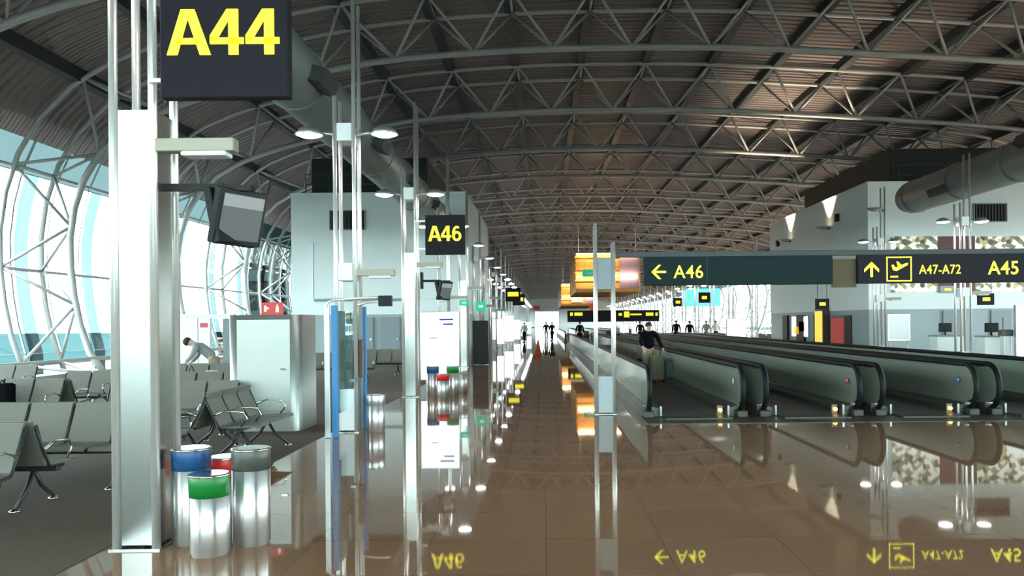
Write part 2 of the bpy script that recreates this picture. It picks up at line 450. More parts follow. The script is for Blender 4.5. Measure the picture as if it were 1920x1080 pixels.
# ------------------------------------------------------------ roof trusses
def make_truss():
    root = thing('roof_truss', 'x', 'roof truss', (0,T0Y,0))
    inn = resample(FINE, 23); fi = resample(FINE, 60)
    MB().sweep([(p.x,0,p.y) for p in fi], 0.115, 8).build('inner_chord', 'steel_paint', root)
    of = [p for p in offset(fi, 1.7) if p.y > 0]
    for s in (-1, 1):
        MB().sweep([(p.x,s*1.1,p.y) for p in of], 0.085, 8).build('outer_chord', 'steel_paint', root)
    n = 0
    for i, p in enumerate(inn):
        for j in (i-1, i):
            if not 0 <= j < len(OUTN): continue
            q = OUTN[j]
            if q.y < 0.1: continue
            for s in (-1, 1):
                a = Vector((p.x, 0, p.y)); b = Vector((q.x, s*1.1, q.y))
                MB().tube(a, b, 0.055, 6).build('brace', 'steel_paint', root); n += 1
    for q in OUTN:
        if q.y > 0.1: MB().tube((q.x,-1.1,q.y), (q.x,1.1,q.y), 0.05, 6).build('cross_strut', 'steel_paint', root)
    return root
tr = make_truss()
tt = proto_tree(tr)
# merged copy for the far ones
fm = MB()
for ch in kids(tr):
    me = ch.data; fm.add([v.co for v in me.vertices], [tuple(p.vertices) for p in me.polygons], True)
farmesh = fm.mesh('roof_truss', 'steel_paint')
TRL = 'grey tubular steel roof truss arching over the hall, %s counted from the camera'
idx = 0
for k in range(-3, 37):
    y = T0Y + k*T_SP
    if k < 0:
        if k < -1: continue
        o = dup(tt, (0,y,0))
    elif k == 0: o = tr
    elif k < 8: o = dup(tt, (0,y,0))
    else:
        o = bpy.data.objects.new('roof_truss', farmesh); COL.objects.link(o); o.location = (0,y,0); o['category'] = 'roof truss'
    if k < 14: o['label'] = TRL % ORD[k+1]
    else: o['label'] = 'distant grey roof truss near the far end of the hall'
    o['group'] = 'arched roof trusses'

# ------------------------------------------------------------ box volumes
def wallbox(x0, x1, y0, y1, ztop, sx, names):
    """sx: side whose long face shows (+1 right face, -1 left face)"""
    zs = CAMZ + 0.42
    m = MB()
    m.box(x0, x1, y0, y1, zs, ztop); o = struct(m.build(names[0], 'wall_white'))
    struct(MB().box(x0+0.02, x1-0.02, y0+0.02, y1-0.02, 0, zs).build(names[1], 'wall_grey'))
    MB().box(x0-0.03, x1+0.03, y0-0.03, y1+0.03, ztop, ztop+0.08).build('coping', 'white_box', o)
    return o
LB = wallbox(-10.9, -3.33, 34.6, 48, CAMZ+5.62, 1, ('wall_left_block', 'wall_left_block_lower'))
RB = wallbox(13.4, 25.5, 33, 47.3, CAMZ+5.62, -1, ('wall_right_block', 'wall_right_block_lower'))
for (x0_, x1_, y0_, y1_, lab) in ((-10.4,-5.2,36.0,47,'dark box standing in for the shaded void above the left white block'),(15.2,25.0,35.0,46.5,'dark box standing in for the shaded void above the right white block')):
    zt_ = CAMZ+5.72
    r = thing('shade_box', lab, 'shade box', (x0_, y0_, zt_))  # dark box added where only the shaded void under the roof lies
    MB().box(0, x1_-x0_, 0, y1_-y0_, 0, 1.75, .03).build('body', 'shade_dark', r)
    m = MB(); m.box(0, x1_-x0_, -.9, -.86, .85, .89).box(0, x1_-x0_, -.9, -.86, .42, .45)
    for k in range(6): xx = (x1_-x0_)*k/5; m.box(xx-.02, xx+.02, -.9, -.86, 0, .89)
    m.build('guard_rail', 'purlin_dark', r)
# raised panels on left block
a = at(590,560,34.6); b = at(760,452,34.6)
MB().box(a.x, b.x, 34.52, 34.6, a.z, b.z).build('raised_panel', 'wall_white', LB)
MB().box(a.x-0.1, a.x-0.02, 34.5, 34.6, a.z, b.z).build('panel_edge', 'white_box', LB)
MB().box(a.x, b.x, 34.5, 34.6, a.z-0.12, a.z-0.03).build('ledge', 'door_grey', LB)
a = at(790,560,34.6); b = at(878,452,34.6)
MB().box(a.x, b.x, 34.52, 34.6, a.z, b.z).build('raised_panel', 'wall_white', LB)
def vent(name, px0, py0, px1, py1, Y, label, n=10):
    a = at(px0, py1, Y); b = at(px1, py0, Y)
    r = thing(name, label, 'vent', ((a.x+b.x)/2, Y, a.z)); w = (b.x-a.x)/2; h = b.z-a.z
    MB().box(-w, w, -0.05, 0, 0, h).build('backing', 'black', r)
    m = MB(); m.box(-w-.04, w+.04, -.08, 0, -.04, 0).box(-w-.04, w+.04, -.08, 0, h, h+.04).box(-w-.04, -w, -.08, 0, 0, h).box(w, w+.04, -.08, 0, 0, h)
    m.build('frame', 'door_grey', r)
    m = MB()
    for k in range(n): x = -w+2*w*(k+.5)/n; m.box(x-.02, x+.02, -.09, -.05, 0, h)
    m.build('louvre', 'purlin_dark', r)
vent('air_vent', 620, 396, 683, 430, 34.6, 'dark louvred air vent high on the left white block')
vent('air_vent', 1826, 383, 1885, 415, 33, 'dark louvred air vent high on the right white wall')
vent('air_vent', 1592, 409, 1600, 421, 38.5, 'x', 3) if False else None
for (yy, px, lab) in ((36.3, 1595, 'small black loudspeaker on the right side wall near the corner'), (45.5, 1457, 'small black loudspeaker on the right side wall, farther one')):
    z = at(px, 415 if px > 1500 else 462, yy).z
    tag(MB().box(0.0, 0.15, -0.14, 0.14, 0, 0.34, 0.02).build('loudspeaker', 'black', loc=(13.25, yy, z)), lab, 'loudspeaker', 'wall loudspeakers')
# wall doors right block (front face)
dn = 0
for (px0, px1) in ((1768,1800),(1858,1895)):
    a = at(px0, 690, 33); b = at(px1, 590, 33); dn += 1
    struct(MB().box(a.x, b.x, 32.93, 33.03, 0, 2.05).build('door_%d' % dn, 'door_grey'))
for (y0, y1) in ((38.6,39.5),(41.0,42.2),(43.8,44.6)):
    dn += 1; dd = struct(MB().box(13.3, 13.45, y0, y1, 0, 1.98).build('door_%d' % dn, 'black'))
for px0, px1 in ((660,700),(715,750)):
    a = at(px0, 690, 34.6); b = at(px1, 590, 34.6); dn += 1
    dd = struct(MB().box(a.x, b.x, 34.5, 34.63, 0, 2.0).build('door_%d' % dn, 'door_grey'))
    MB().box(b.x-.12, b.x-.05, 34.42, 34.5, 1.0, 1.1).build('handle', 'chrome', dd)
# sconces (uplights) on right side wall
for i, (yy, lab) in enumerate(((31.4,'by the near corner of the right block'),(37.4,'midway along the right side wall'),(43.3,'farthest along the right side wall'))):
    x = 13.05 if yy > 33 else 13.05
    r = thing('wall_uplight', 'warm uplight with dark dish %s' % lab, 'wall lamp', (x, yy, CAMZ+4.35), 0, 'wall uplights of the right block')
    MB().lathe([(0.05,-0.12),(0.34,-0.02),(0.36,0.02),(0.30,0.02),(0.05,-0.06)], n=20).build('dish', 'lamp_shell', r)
    MB().box(0.0, 0.36, -0.04, 0.04, -0.10, -0.02).build('bracket', 'purlin_dark', r)
    MB().lathe([(0.0,0.0),(0.10,0.0),(0.10,0.03),(0.0,0.03)], n=16).build('bulb', 'lamp_warm', r)
    li = bpy.data.lights.new('uplight', 'SPOT'); li.energy = 2000 if yy > 33 else 600; li.spot_size = 1.5; li.spot_blend = 0.8; li.color = (1,0.80,0.55); li.shadow_soft_size = 0.08
    lo = bpy.data.objects.new('uplight', li); COL.objects.link(lo); lo.parent = r; lo.location = (0.0,0,0.12); lo.rotation_euler = (PI-0.0, 0.0, 0)
# posters on the right front wall
def panel(name, px0, py0, px1, py1, Y, m, label, cat, th=0.08, frame=None):
    a = at(px0, py1, Y); b = at(px1, py0, Y); w = (b.x-a.x)/2; h = b.z-a.z
    loc = ((a.x+b.x)/2, Y, a.z)
    if frame:
        r = thing(name, label, cat, loc)
        MB().box(-w, w, -th, 0, 0, h).build('casing', frame, r)
        MB().box(-w+.06, w-.06, -th-.012, -th, .06, h-.06).build('face', m, r)
        return r
    return tag(MB().box(-w, w, -th, 0, 0, h).build(name, m, loc=loc), label, cat)
panel('food_poster', 1670, 443, 1756, 548, 32.98, 'food', 'wide food photo poster on the right wall, left of the maroon panel', 'poster')
panel('maroon_panel', 1757, 443, 1826, 548, 32.98, 'maroon', 'plain maroon wall panel between the two food posters', 'panel')
panel('food_poster', 1827, 443, 1921, 548, 32.98, 'food', 'wide food photo poster right of the maroon panel', 'poster')
panel('notice_board', 1665, 589, 1706, 639, 32.6, 'white_box', 'x', 'board') if False else None

# ------------------------------------------------------------ ducts
def duct(loc, y0, y1, r, label, cap, bins):
    root = thing('ventilation_duct', label, 'duct', loc)
    n = 24
    m = MB(); m.sweep([(0,y,0) for y in (y0, y1)], r, n); m.build('pipe', 'duct', root)
    k = y0+2.2
    while k < y1:
        MB().sweep([(0,k,0),(0,k+.06,0)], r+.025, n).build('seam_ring', 'duct', root); k += 3.2
    if cap: MB().sweep([(0,y1,0),(0,y1+.35,0),(0,y1+.55,0)], r, n, rr=[r,r*.86,r*.45]).build('end_cap', 'duct', root)
    for (yy, ang) in bins:
        dx, dz = math.cos(ang), math.sin(ang)
        o = MB().box(-.14,.14,-.45,.45,-.05,.28, 0.02).build('grille', 'purlin_dark', root)
        o.location = (dx*(r-.05), yy, dz*(r-.05)); o.rotation_euler = (0, PI/2-ang, 0)
    return root
duct((-4.45,0,CAMZ+4.45), 9, 34.5, 0.56, 'long round metal duct high on the left, running into the white block', False, [(14,-.3),(19,-.3),(24,-.3),(29,-.3)])
duct((13.95,0,CAMZ+4.6), 2, 30.2, 0.60, 'long round metal duct high on the right with a rounded end', True, [(27,PI+.4),(22,PI-.5)])

# ------------------------------------------------------------ lamp posts
PW, PD, TR = 0.30, 0.35, 0.033
def post(kind):
    """kind: 'lamp' low panel, 'pillar' tall panels. origin: centre of front tubes' base"""
    root = thing('lamp_post', 'x', 'lamp post')
    hx = PW/2
    for (x, y, h) in ((-hx,0,5.3),(hx,0,6.85),(-hx,PD,5.3),(hx,PD,6.85)):
        MB().sweep([(x,y,0),(x,y,h)], TR, 10).build('tube', 'tube_steel', root)
    MB().box(-hx-.045, hx+.045, -.045, PD+.045, 0, 0.012).build('base_plate', 'brushed', root)
    top = 0.68 if kind == 'lamp' else 3.35
    mm = 'white_box' if kind == 'lamp' else 'brushed'
    MB().box(-hx+TR, hx-TR, 0.0, .012, 0.03, top).build('front_panel', mm, root)
    MB().box(hx-.006, hx+.006, TR, PD-TR, 0.03, top).build('side_panel', 'brushed', root)
    MB().box(-hx-.006, -hx+.006, TR, PD-TR, 0.03, top).build('side_panel', 'brushed', root)
    MB().box(-hx+TR, hx-TR, PD-.012, PD, 0.03, top).build('back_panel', 'brushed', root)
    z = CAMZ+3.03
    MB().box(-hx+TR, hx-TR, -.03, PD, z-.14, z+.14, .01).build('ballast_box', 'white_box', root)
    for s in (-1, 1):
        MB().tube((s*hx, PD/2, z), (s*(hx+.28), PD/2, z+.03), .022, 8).build('lamp_arm', 'tube_steel', root)
        la = MB().lathe([(0.0,.13),(.08,.125),(.17,.08),(.225,.0),(.215,-.01),(.21,0.0),(.0,.0)], x=s*.60, y=PD/2, z=z, n=24).build('lamp_head', 'lamp_shell', root)
        MB().lathe([(0.0,-.05),(.12,-.035),(.20,-.0),(.0,.0)], x=s*.60, y=PD/2, z=z, n=24).build('lamp_glass', 'lamp', la)
    if kind == 'lamp':
        z = CAMZ+.83
        MB().box(-hx+TR, hx-TR, -.03, PD, z-.14, z+.14, .01).build('socket_box', 'white_box', root)
    else:
        MB().box(-hx-.02, hx+.02, -.02, PD+.02, CAMZ+1.15, CAMZ+1.18).build('collar', 'purlin_dark', root) if False else None
    if kind == 'lamp':
        z = CAMZ+.81; L = .62
    else:
        z = CAMZ+1.38; L = .62
    fl = MB().box(hx, hx+L, -.02, .10, z-.05, z+.05, .01).build('flood_arm', 'arm_beige', root)
    MB().box(hx+.22, hx+L-.06, -.03, .13, z-.085, z-.05, .01).build('flood_glass', 'white_box', fl)
    return root
pl = post('lamp'); pp = post('pillar')
tl, tp = proto_tree(pl), proto_tree(pp)
LX = -3.12
usedl = usedp = False
def place_post(kind, x, y, label, group):
    global usedl, usedp
    if kind == 'lamp':
        if not usedl: o = pl; usedl = True
        else: o = dup(tl)
    else:
        if not usedp: o = pp; usedp = True
        else: o = dup(tp)
    o.location = (x, y, 0); o['label'] = label; o['group'] = group
    return o
# simple far post
def far_post_mesh():
    m = MB(); hx = PW/2
    for (x, y, h) in ((-hx,0,5.3),(hx,0,6.85),(-hx,PD,5.3),(hx,PD,6.85)): m.sweep([(x,y,0),(x,y,h)], TR+.01, 6)
    m.box(-hx, hx, 0, PD, 0.03, .7); m.box(-hx+TR, hx-TR, 0, PD, CAMZ+2.89, CAMZ+3.17)
    return m.mesh('lamp_post', 'white_box')
def far_head_mesh():
    m = MB()
    for s in (-1,1): m.lathe([(0.0,.10),(.2,.03),(.23,0),(.13,-.05),(0,-.06)], x=s*.6, y=PD/2, z=CAMZ+3.03, n=14)
    return m.mesh('lamp_head', 'lamp')
fpm, fhm = far_post_mesh(), far_head_mesh()
def far_post(x, y, label, group):
    o = bpy.data.objects.new('lamp_post', fpm); COL.objects.link(o); o.location = (x,y,0); tag(o, label, 'lamp post', group)
    h = bpy.data.objects.new('lamp_head', fhm); COL.objects.link(h); h.parent = o
ys = [6.1, 12.6, 18.6] + [24.8+6.2*k for k in range(22)]
GL, GR = 'lamp posts of the left row', 'lamp posts of the right row'
for i, y in enumerate(ys):
    if i < 8:
        o = place_post('pillar' if i in (0,2,4,6) else 'lamp', LX, y, 'steel twin-lamp post in the left row, %s from the camera' % ORD[i], GL)
        if 34 < y < 48.5:
            for ch in kids(o):
                if ch.name.startswith('lamp_arm') or ch.name.startswith('lamp_head'):
                    if sum(v.co.x for v in ch.data.vertices) < 0:
                        for g2 in kids(ch): bpy.data.objects.remove(g2)
                        bpy.data.objects.remove(ch)
    elif i < 14: far_post(LX, y, 'distant twin-lamp post in the left row, %s from the camera' % ORD[i], GL)
    else: far_post(LX, y, 'far twin-lamp post near the end of the left row', GL)
for i, y in enumerate(ys):
    if 36 < y < 47.5: continue
    if y < 20: continue
    if y < 32: place_post('lamp', 13.08, y, 'steel twin-lamp post right of the walkways, %s' % ('in front of the posters' if y < 28 else 'by the corner of the right block'), GR)
    else: far_post(13.08, y, 'distant twin-lamp post beyond the right block', GR)

# ------------------------------------------------------------ gate number signs
def glyphs(txt, x0, x1, z0, z1, parent):
    W = x1-x0; H = z1-z0; m = MB(); y0, y1 = -.062, -.05
    cells = [(0,.39),(.383,.683),(.70,1.0)]
    for ch, (a, b) in zip(txt, cells):
        def q(pts): return [(x0+W*(a+(b-a)*u), z0+H*v) for u, v in pts]
        if ch == 'A':
            m.prism(q([(0,0),(.235,0),(.475,.80),(.475,1),(.325,1)]), y0, y1)
            m.prism(q([(1,0),(.75,0),(.475,.80),(.475,1),(.635,1)]), y0, y1)
            m.prism(q([(.22,.235),(.75,.235),(.70,.37),(.27,.37)]), y0, y1)
        elif ch == '4':
            m.prism(q([(.55,0),(.84,0),(.84,1),(.55,1)]), y0, y1)
            m.prism(q([(0,.235),(1,.235),(1,.375),(0,.375)]), y0, y1)
            m.prism(q([(0,.30),(.18,.30),(.58,.80),(.58,1),(.50,1),(0,.42)]), y0, y1)
        elif ch == '6':
            def ring(cu, cv, ru, rv, t0, t1, ku, kv, n=20):
                for k in range(n):
                    ta, tb_ = t0+(t1-t0)*k/n, t0+(t1-t0)*(k+1)/n
                    m.prism(q([(cu+ru*math.cos(ta),cv+rv*math.sin(ta)),(cu+ru*math.cos(tb_),cv+rv*math.sin(tb_)),(cu+(ru-ku)*math.cos(tb_),cv+(rv-kv)*math.sin(tb_)),(cu+(ru-ku)*math.cos(ta),cv+(rv-kv)*math.sin(ta))]), y0, y1)
            ring(.5,.32,.46,.33,0,2*PI,.26,.145)
            ring(.5,.52,.46,.48,PI*.30,PI*1.15,.26,.145)
    return m.build('lettering', 'yellow', parent)
def gate_sign(x0, x1, z0, z1, Y, txt, label, tb, arm=None, double=False, bold=.03):
    r = thing('gate_sign', label, 'sign', ((x0+x1)/2, Y, z0)); w = (x1-x0)/2; h = z1-z0
    b = MB().box(-w, w, -.05, .05, 0, h, .01).build('panel', 'sign_black', r)
    if not txt: MB().box(-w*.72, w*.72, -.06, -.05, h*.38, h*.70).build('blurred_lettering', 'yellow', b)
    elif txt[:2] == 'A4': glyphs(txt, -w+tb[0]*2*w, -w+tb[1]*2*w, tb[2]*h, tb[3]*h, b)
    else: text('lettering', txt, -w+tb[0]*2*w, -w+tb[1]*2*w, tb[2]*h, tb[3]*h, -.052, 'yellow', b, bold)
    if arm is not None:
        for zz in (.15, .85): MB().box(arm-(x0+x1)/2, -w, -.02, .02, h*zz-.015, h*zz+.015).build('bracket', 'tube_steel', r)
    return r
a = at(306,187,6.05); b = at(543,-50,6.05)
gate_sign(a.x, b.x, a.z, b.z, 6.05, 'A44', 'large black square gate sign A44 hanging at top left', (.06,.935,.335,.695), LX+PW/2)
a = at(798,478,18.5); b = at(872,403,18.5)
gate_sign(a.x, b.x, a.z, b.z, 18.5, 'A46', 'black square gate sign A46 on the third left post', (.08,.92,.34,.72), LX+PW/2, bold=.02)
for y, t, lb in ((31.2,'A48','small gate sign beyond the A46 sign'),(43.6,'A50','distant gate sign beside the far end of the left block'),(56,'A52','distant gate sign on the left row beyond the white block'),(68.4,'A54','very distant gate sign, last one on the left row')):
    gate_sign(LX+.3+.15, LX+1.35+.15, 3.2, 4.15, y, '', lb, (.1,.9,.34,.72), LX+PW/2, bold=.02) if y > 50 else None

# ------------------------------------------------------------ directional signs
def arrow_left(m, cx, cz, s, y):
    t = .13*s
    m.box(cx-.42*s, cx+.5*s, y-.006, y, cz-t/2*1.1, cz+t/2*1.1)
    for q in (-1, 1):
        m.prism([(cx-.5*s, cz), (cx-.02*s, cz+q*.48*s), (cx+.17*s, cz+q*.48*s), (cx-.28*s, cz)][::1 if q > 0 else -1], y-.006, y)
def arrow_up(m, cx, cz, s, y):
    t = .17*s
    m.box(cx-t/2, cx+t/2, y-.006, y, cz-.5*s, cz+.40*s)
    for q in (-1, 1):
        m.prism([(cx, cz+.5*s), (cx+q*.48*s, cz+.02*s), (cx+q*.48*s, cz-.20*s), (cx, cz+.25*s)][::-1 if q > 0 else 1], y-.006, y)
SY = 14.7
def dsign(px0, py0, px1, py1, Y, m, label):
    a = at(px0, py1, Y); b = at(px1, py0, Y)
    r = thing('direction_sign', label, 'sign', (a.x, Y, a.z))
    p = MB().box(0, b.x-a.x, -.06, .06, 0, b.z-a.z, .008).build('panel', m, r)
    return r, p, a, b
r1, p1, a1, b1 = dsign(1207, 479, 1559, 536, SY, 'sign_green', 'long dark sign with left arrow and A46 over the walkways')
def loc2(px, py, a, Y=SY-.06):
    q = at(px, py, Y); return q.x-a.x, q.z-a.z
m = MB(); cx, cz = loc2(1235, 510, a1); arrow_left(m, cx, cz, .27, -.062); m.build('arrow', 'yellow', p1)
x0, z0 = loc2(1263, 522, a1); x1, z1 = loc2(1318, 497, a1); text('lettering', 'A46', x0, x1, z0, z1, -.062, 'yellow', p1, .005)
MB().box(x1+.07, x1+.08, -.064, -.06, .01, .55).build('panel_joint', 'purlin_dark', p1)
tag(MB().box(0,.44,-.04,.04,0,.52,.005).build('blank_panel', 'sign_beige', loc=tuple(at(1560, 539, SY+.1))), 'plain beige panel between the two long direction signs', 'sign panel')
r2, p2, a2, b2 = dsign(1607, 475, 1960, 532, SY, 'sign_black', 'long black sign with up arrow, plane symbol, A47-A72 and A45')
m = MB(); cx, cz = loc2(1634, 505, a2); arrow_up(m, cx, cz, .28, -.062); m.build('arrow', 'yellow', p2)
x0, z0 = loc2(1662, 528, a2); x1, z1 = loc2(1709, 481, a2)
m = MB(); t = .022; y = -.062
m.box(x0,x1,y-.006,y,z0,z0+t).box(x0,x1,y-.006,y,z1-t,z1).box(x0,x0+t,y-.006,y,z0,z1).box(x1-t,x1,y-.006,y,z0,z1)
w = x1-x0; h = z1-z0
def P(u, v): return (x0+u*w, z0+v*h)
m.prism([P(.20,.66),P(.28,.68),P(.36,.56),P(.78,.74),P(.86,.74),P(.84,.66),P(.40,.42),P(.26,.46)], y-.006, y)
m.prism([P(.48,.52),P(.40,.80),P(.46,.80),P(.66,.60)], y-.006, y)
m.box(x0+.16*w, x0+.46*w, y-.006, y, z0+.16*h, z0+.23*h)
m.build('plane_symbol', 'yellow', p2)
x0, z0 = loc2(1723, 514, a2); x1, z1 = loc2(1801, 496, a2); text('lettering', 'A47-A72', x0, x1, z0, z1, -.062, 'yellow', p2, .005)
x0, z0 = loc2(1852, 515, a2); x1, z1 = loc2(1909, 489, a2); text('lettering', 'A45', x0, x1, z0, z1, -.062, 'yellow', p2, .012)
# support beam behind both signs, carried by the central post
cpX = 1.13
r = thing('sign_beam', 'slim grey beam behind the long direction signs', 'beam', (1.34, SY+.16, 2.95))
MB().box(0, 9.6, 0, .08, -.05, .05, .01).build('beam', 'purlin_dark', r)
# central double post
r = thing('central_post', 'free-standing steel double-tube post left of the walkways', 'post', (cpX, 14.75, 0))
MB().sweep([(-.17,0,0),(-.17,0,3.52)], .034, 10).build('tube', 'tube_steel', r)
MB().sweep([(.16,0,0),(.16,0,3.18)], .034, 10).build('tube', 'tube_steel', r)
MB().sweep([(-.17,.3,0),(-.17,.3,3.5)], .03, 10).build('tube', 'tube_steel', r)
MB().sweep([(.16,.3,0),(.16,.3,3.18)], .03, 10).build('tube', 'tube_steel', r)
MB().box(-.136,.126,-.01,.3,.03,.70,.005).build('low_panel', 'panel_line', r)
MB().box(-.136,.126,-.01,.3,2.3,2.88,.005).build('upper_panel', 'door_grey', r)
MB().box(-.21,.20,-.04,.34,0,.010).build('base_plate', 'deck_steel', r)
MB().box(.16,.24,.15,.23,2.90,3.0).build('bracket', 'tube_steel', r)
# far direction sign over walkways
r3, p3, a3, b3 = dsign(1064, 581, 1236, 604, 60, 'sign_black', 'distant long black direction sign far over the walkways')
m = MB()
for (px0, py0, px1, py1) in ((1069,586,1074,592),(1077,586,1092,592),(1160,587,1166,592),(1170,584,1180,595),(1182,588,1203,591),(1211,586,1225,592),(1229,586,1233,592)):
    q0 = at(px0, py1, 59.94); q1 = at(px1, py0, 59.94)
    m.box(q0.x-a3.x, q1.x-a3.x, -.08, -.06, q0.z-a3.z, q1.z-a3.z)
m.build('blurred_lettering', 'yellow', p3)

# ------------------------------------------------------------ information monitors on posts
def monitor_pair(loc, label, sc=1.0, L=.42):
    r = thing('flight_monitor', label, 'monitor', loc)
    MB().box(0, L+.12, -.02, .02, -.028, .028).build('arm', 'black', r)
    MB().box(-.02, .02, -.12, .12, -.18, .20).build('mount', 'sign_black', r)
    def mon(x, y, rz, tilt):
        h = bpy.data.objects.new('screen_housing', MB().box(-.24*sc, .24*sc, -.035, .035, -.45*sc, -.01, .008).mesh('screen_housing', 'black')); COL.objects.link(h); h.parent = r
        h.location = (x, y, 0.0); h.rotation_euler = (tilt, 0, rz)
        MB().box(-.20*sc, .20*sc, -.042, -.035, -.41*sc, -.05).build('screen', 'screen', h)
        MB().box(-.198*sc, .198*sc, -.046, -.042, -.15*sc, -.055).build('screen_header', 'screen_light', h)
        return h
    mon(L+.24, .08, math.radians(63), math.radians(14))
    mon(L+.07, .16, math.radians(-106), math.radians(12))
    MB().box(L, L+.34, -.03, .06, -.03, .01).build('bracket', 'black', r)
    return r
a = at(270,345,6.1)
monitor_pair((a.x, 6.1+PD/2, a.z), 'pair of black flight monitors on an arm of the nearest left pillar')
a = at(791,527,18.6)
monitor_pair((a.x, 18.6, a.z), 'pair of black flight monitors on the third left post below A46', L=.32)

# ------------------------------------------------------------ bins
def make_bin(band, h=.745, rad=.143, bh=.165):
    r = thing('waste_bin', 'x', 'waste bin')
    MB().lathe([(rad-.01,0),(rad-.01,.02),(rad,.02),(rad,h-bh)], n=36).build('body', 'bin_steel', r)
    MB().lathe([(rad+.002,h-bh),(rad+.004,h-.012),(rad-.004,h),(rad-.03,h),(rad-.04,h-.05),(0,h-.06)], n=36).build('band', band, r)
    MB().lathe([(rad+.004,h-.014),(rad+.008,h-.004),(rad-.006,h+.002)], n=36).build('rim', 'chrome', r)
    return r
def bin_at(px, Y, band, label, h=.745, group='recycling bins by the nearest pillar'):
    r = make_bin(band, h); p = at(px, CY+CAMZ*F/Y, Y); r.location = (p.x, Y, 0); r['label'] = label; r['group'] = group
bin_at(360, 6.28, 'blue', 'tall steel waste bin with blue band beside the nearest pillar')
bin_at(394, 5.97, 'green', 'short steel waste bin with green band in front of the cluster', .60)
bin_at(472, 6.25, 'bin_grey', 'tall steel waste bin with grey band, rightmost of the near cluster')
bin_at(428, 6.62, 'red', 'short steel waste bin with red top behind the green one', .62)
g = 'recycling bins by the third post'
bin_at(812, 18.9, 'blue', 'steel waste bin with blue band by the third post', .70, g)
bin_at(831, 18.5, 'red', 'steel waste bin with red band by the third post', .55, g)
bin_at(849, 18.9, 'green', 'steel waste bin with green band by the third post', .70, g)
bin_at(705, 12.7, 'bin_steel', 'plain steel waste bin right of the second post', .58, 'recycling bins by the second post')
bin_at(866, 19.6, 'bin_steel', 'plain steel waste bin behind the green-banded one', .62, g)

# ------------------------------------------------------------ benches
def make_bench(n):
    r = thing('beam_bench', 'x', 'bench')
    W = n*.5
    MB().box(0, W, -.03, .05, .33, .39, .01).build('beam', 'seat_black', r)
    for k in range(n):
        x0 = k*.5+.02; x1 = x0+.46
        # seat pan curved
        pr = [(-.30,.41),(-.27,.435),(-.05,.425),(.15,.415),(.19,.43),(.19,.405),(.15,.39),(-.05,.40),(-.27,.41),(-.30,.395)]
        MB().prismx(pr, x0, x1).build('seat', 'seat', r)
        br = [(.19,.43),(.24,.55),(.32,.72),(.37,.84),(.395,.84),(.35,.72),(.265,.54),(.215,.41)]
        MB().prismx(br, x0, x1).build('backrest', 'seat', r)
    for k in range(n+1):
        x = k*.5
        m = MB(); m.sweep([(x,-.05,.38),(x,.16,.40),(x,.25,.55),(x,.36,.80)], .014, 6); m.build('side_bracket', 'seat_black', r)
        if k in (0, n) or k == n//2:
            m = MB(); m.sweep([(x,.24,.56),(x,.10,.62),(x,-.14,.60),(x,-.18,.52),(x,-.10,.42)], .012, 6); m.build('armrest', 'chrome', r)
    for x in (.25, W-.25):
        m = MB(); m.sweep([(x,0,.35),(x,-.10,.18),(x,-.30,.02)], .02, 8); m.build('leg', 'seat_black', r)
        m = MB(); m.sweep([(x,0,.35),(x,.10,.18),(x,.28,.02)], .02, 8); m.build('leg', 'seat_black', r)
        for yy in (-.30, .28): MB().lathe([(.05,0),(.05,.012),(.02,.025)], x=x, y=yy, n=14).build('foot_pad', 'chrome', r)
    return r
BT = {}
def bench(n, x, y, rz, label, group='beam benches of the waiting area'):
    if n not in BT:
        o = make_bench(n); BT[n] = proto_tree(o)
    else: o = dup(BT[n])
    o.location = (x,y,.006); o.rotation_euler = (0,0,rz); o['label'] = label; o['group'] = group
bench(4, -6.62, 6.75, 0, 'grey bench cut by the left edge of the photo, nearest row, facing the camera')
bench(4, -4.62, 7.62, PI, 'grey bench back to back behind the nearest row')
bench(5, -6.78, 8.62, 0, 'grey bench of the second row facing the camera, just left of the near pillar')
bench(5, -4.28, 9.5, PI, 'grey bench back to back behind the second row')
bench(4, -9.95, 12.9, 0, 'grey bench of the third row at the left edge of the photo')
bench(4, -7.95, 13.78, PI, 'grey bench back to back behind the third row')
bench(4, -9.3, 15.2, 0, 'grey bench of the fourth row, left of the near pillar')
bench(4, -7.0, 14.6, 0, 'grey bench of the fourth row seen past the near pillar')
bench(4, -6.75, 12.1, 0, 'grey bench facing the camera between near pillar and angled bench')
bench(3, -3.92, 10.05, PI/2, 'grey three-seat bench facing the tiled walkway, in front of steel cabinet')
bench(3, -4.62, 11.55, -PI/2, 'grey three-seat bench facing the windows, back to back with the aisle one')
bench(5, -9.6, 17.8, 0, 'grey bench of the far row in front of the bending person')
bench(4, -13.5, 17.8, 0, 'grey bench of the far row near the glass')
bench(5, -7.6, 24.0, 0, 'grey bench far behind the blue framed kiosk, nearer row')
bench(5, -7.2, 27.0, 0, 'grey bench far behind the blue framed kiosk, farther row')

# ------------------------------------------------------------ steel cabinet, partition, red sign
a = at(425, 585, 12.75); b = at(562, 585, 12.75)
r = thing('steel_cabinet', 'large brushed steel cabinet standing behind the aisle bench', 'cabinet', (a.x, 12.75, 0.006))
W = b.x-a.x; rc = .14
pts = []
def arc(cx, cy, r_, a0, a1, n=8): return [(cx+r_*math.cos(a0+(a1-a0)*k/n), cy+r_*math.sin(a0+(a1-a0)*k/n)) for k in range(n+1)]
pts = arc(rc, rc, rc, PI, 1.5*PI) + arc(W-rc, rc, rc, 1.5*PI, 2*PI) + arc(W-rc, 1.0-rc, rc, 0, .5*PI) + arc(rc, 1.0-rc, rc, .5*PI, PI)
H = 1.86
mb = MB(); n = len(pts)
mb.add([(x,y,.0) for x,y in pts]+[(x,y,H) for x,y in pts], [(i,(i+1)%n,n+(i+1)%n,n+i) for i in range(n)], True)
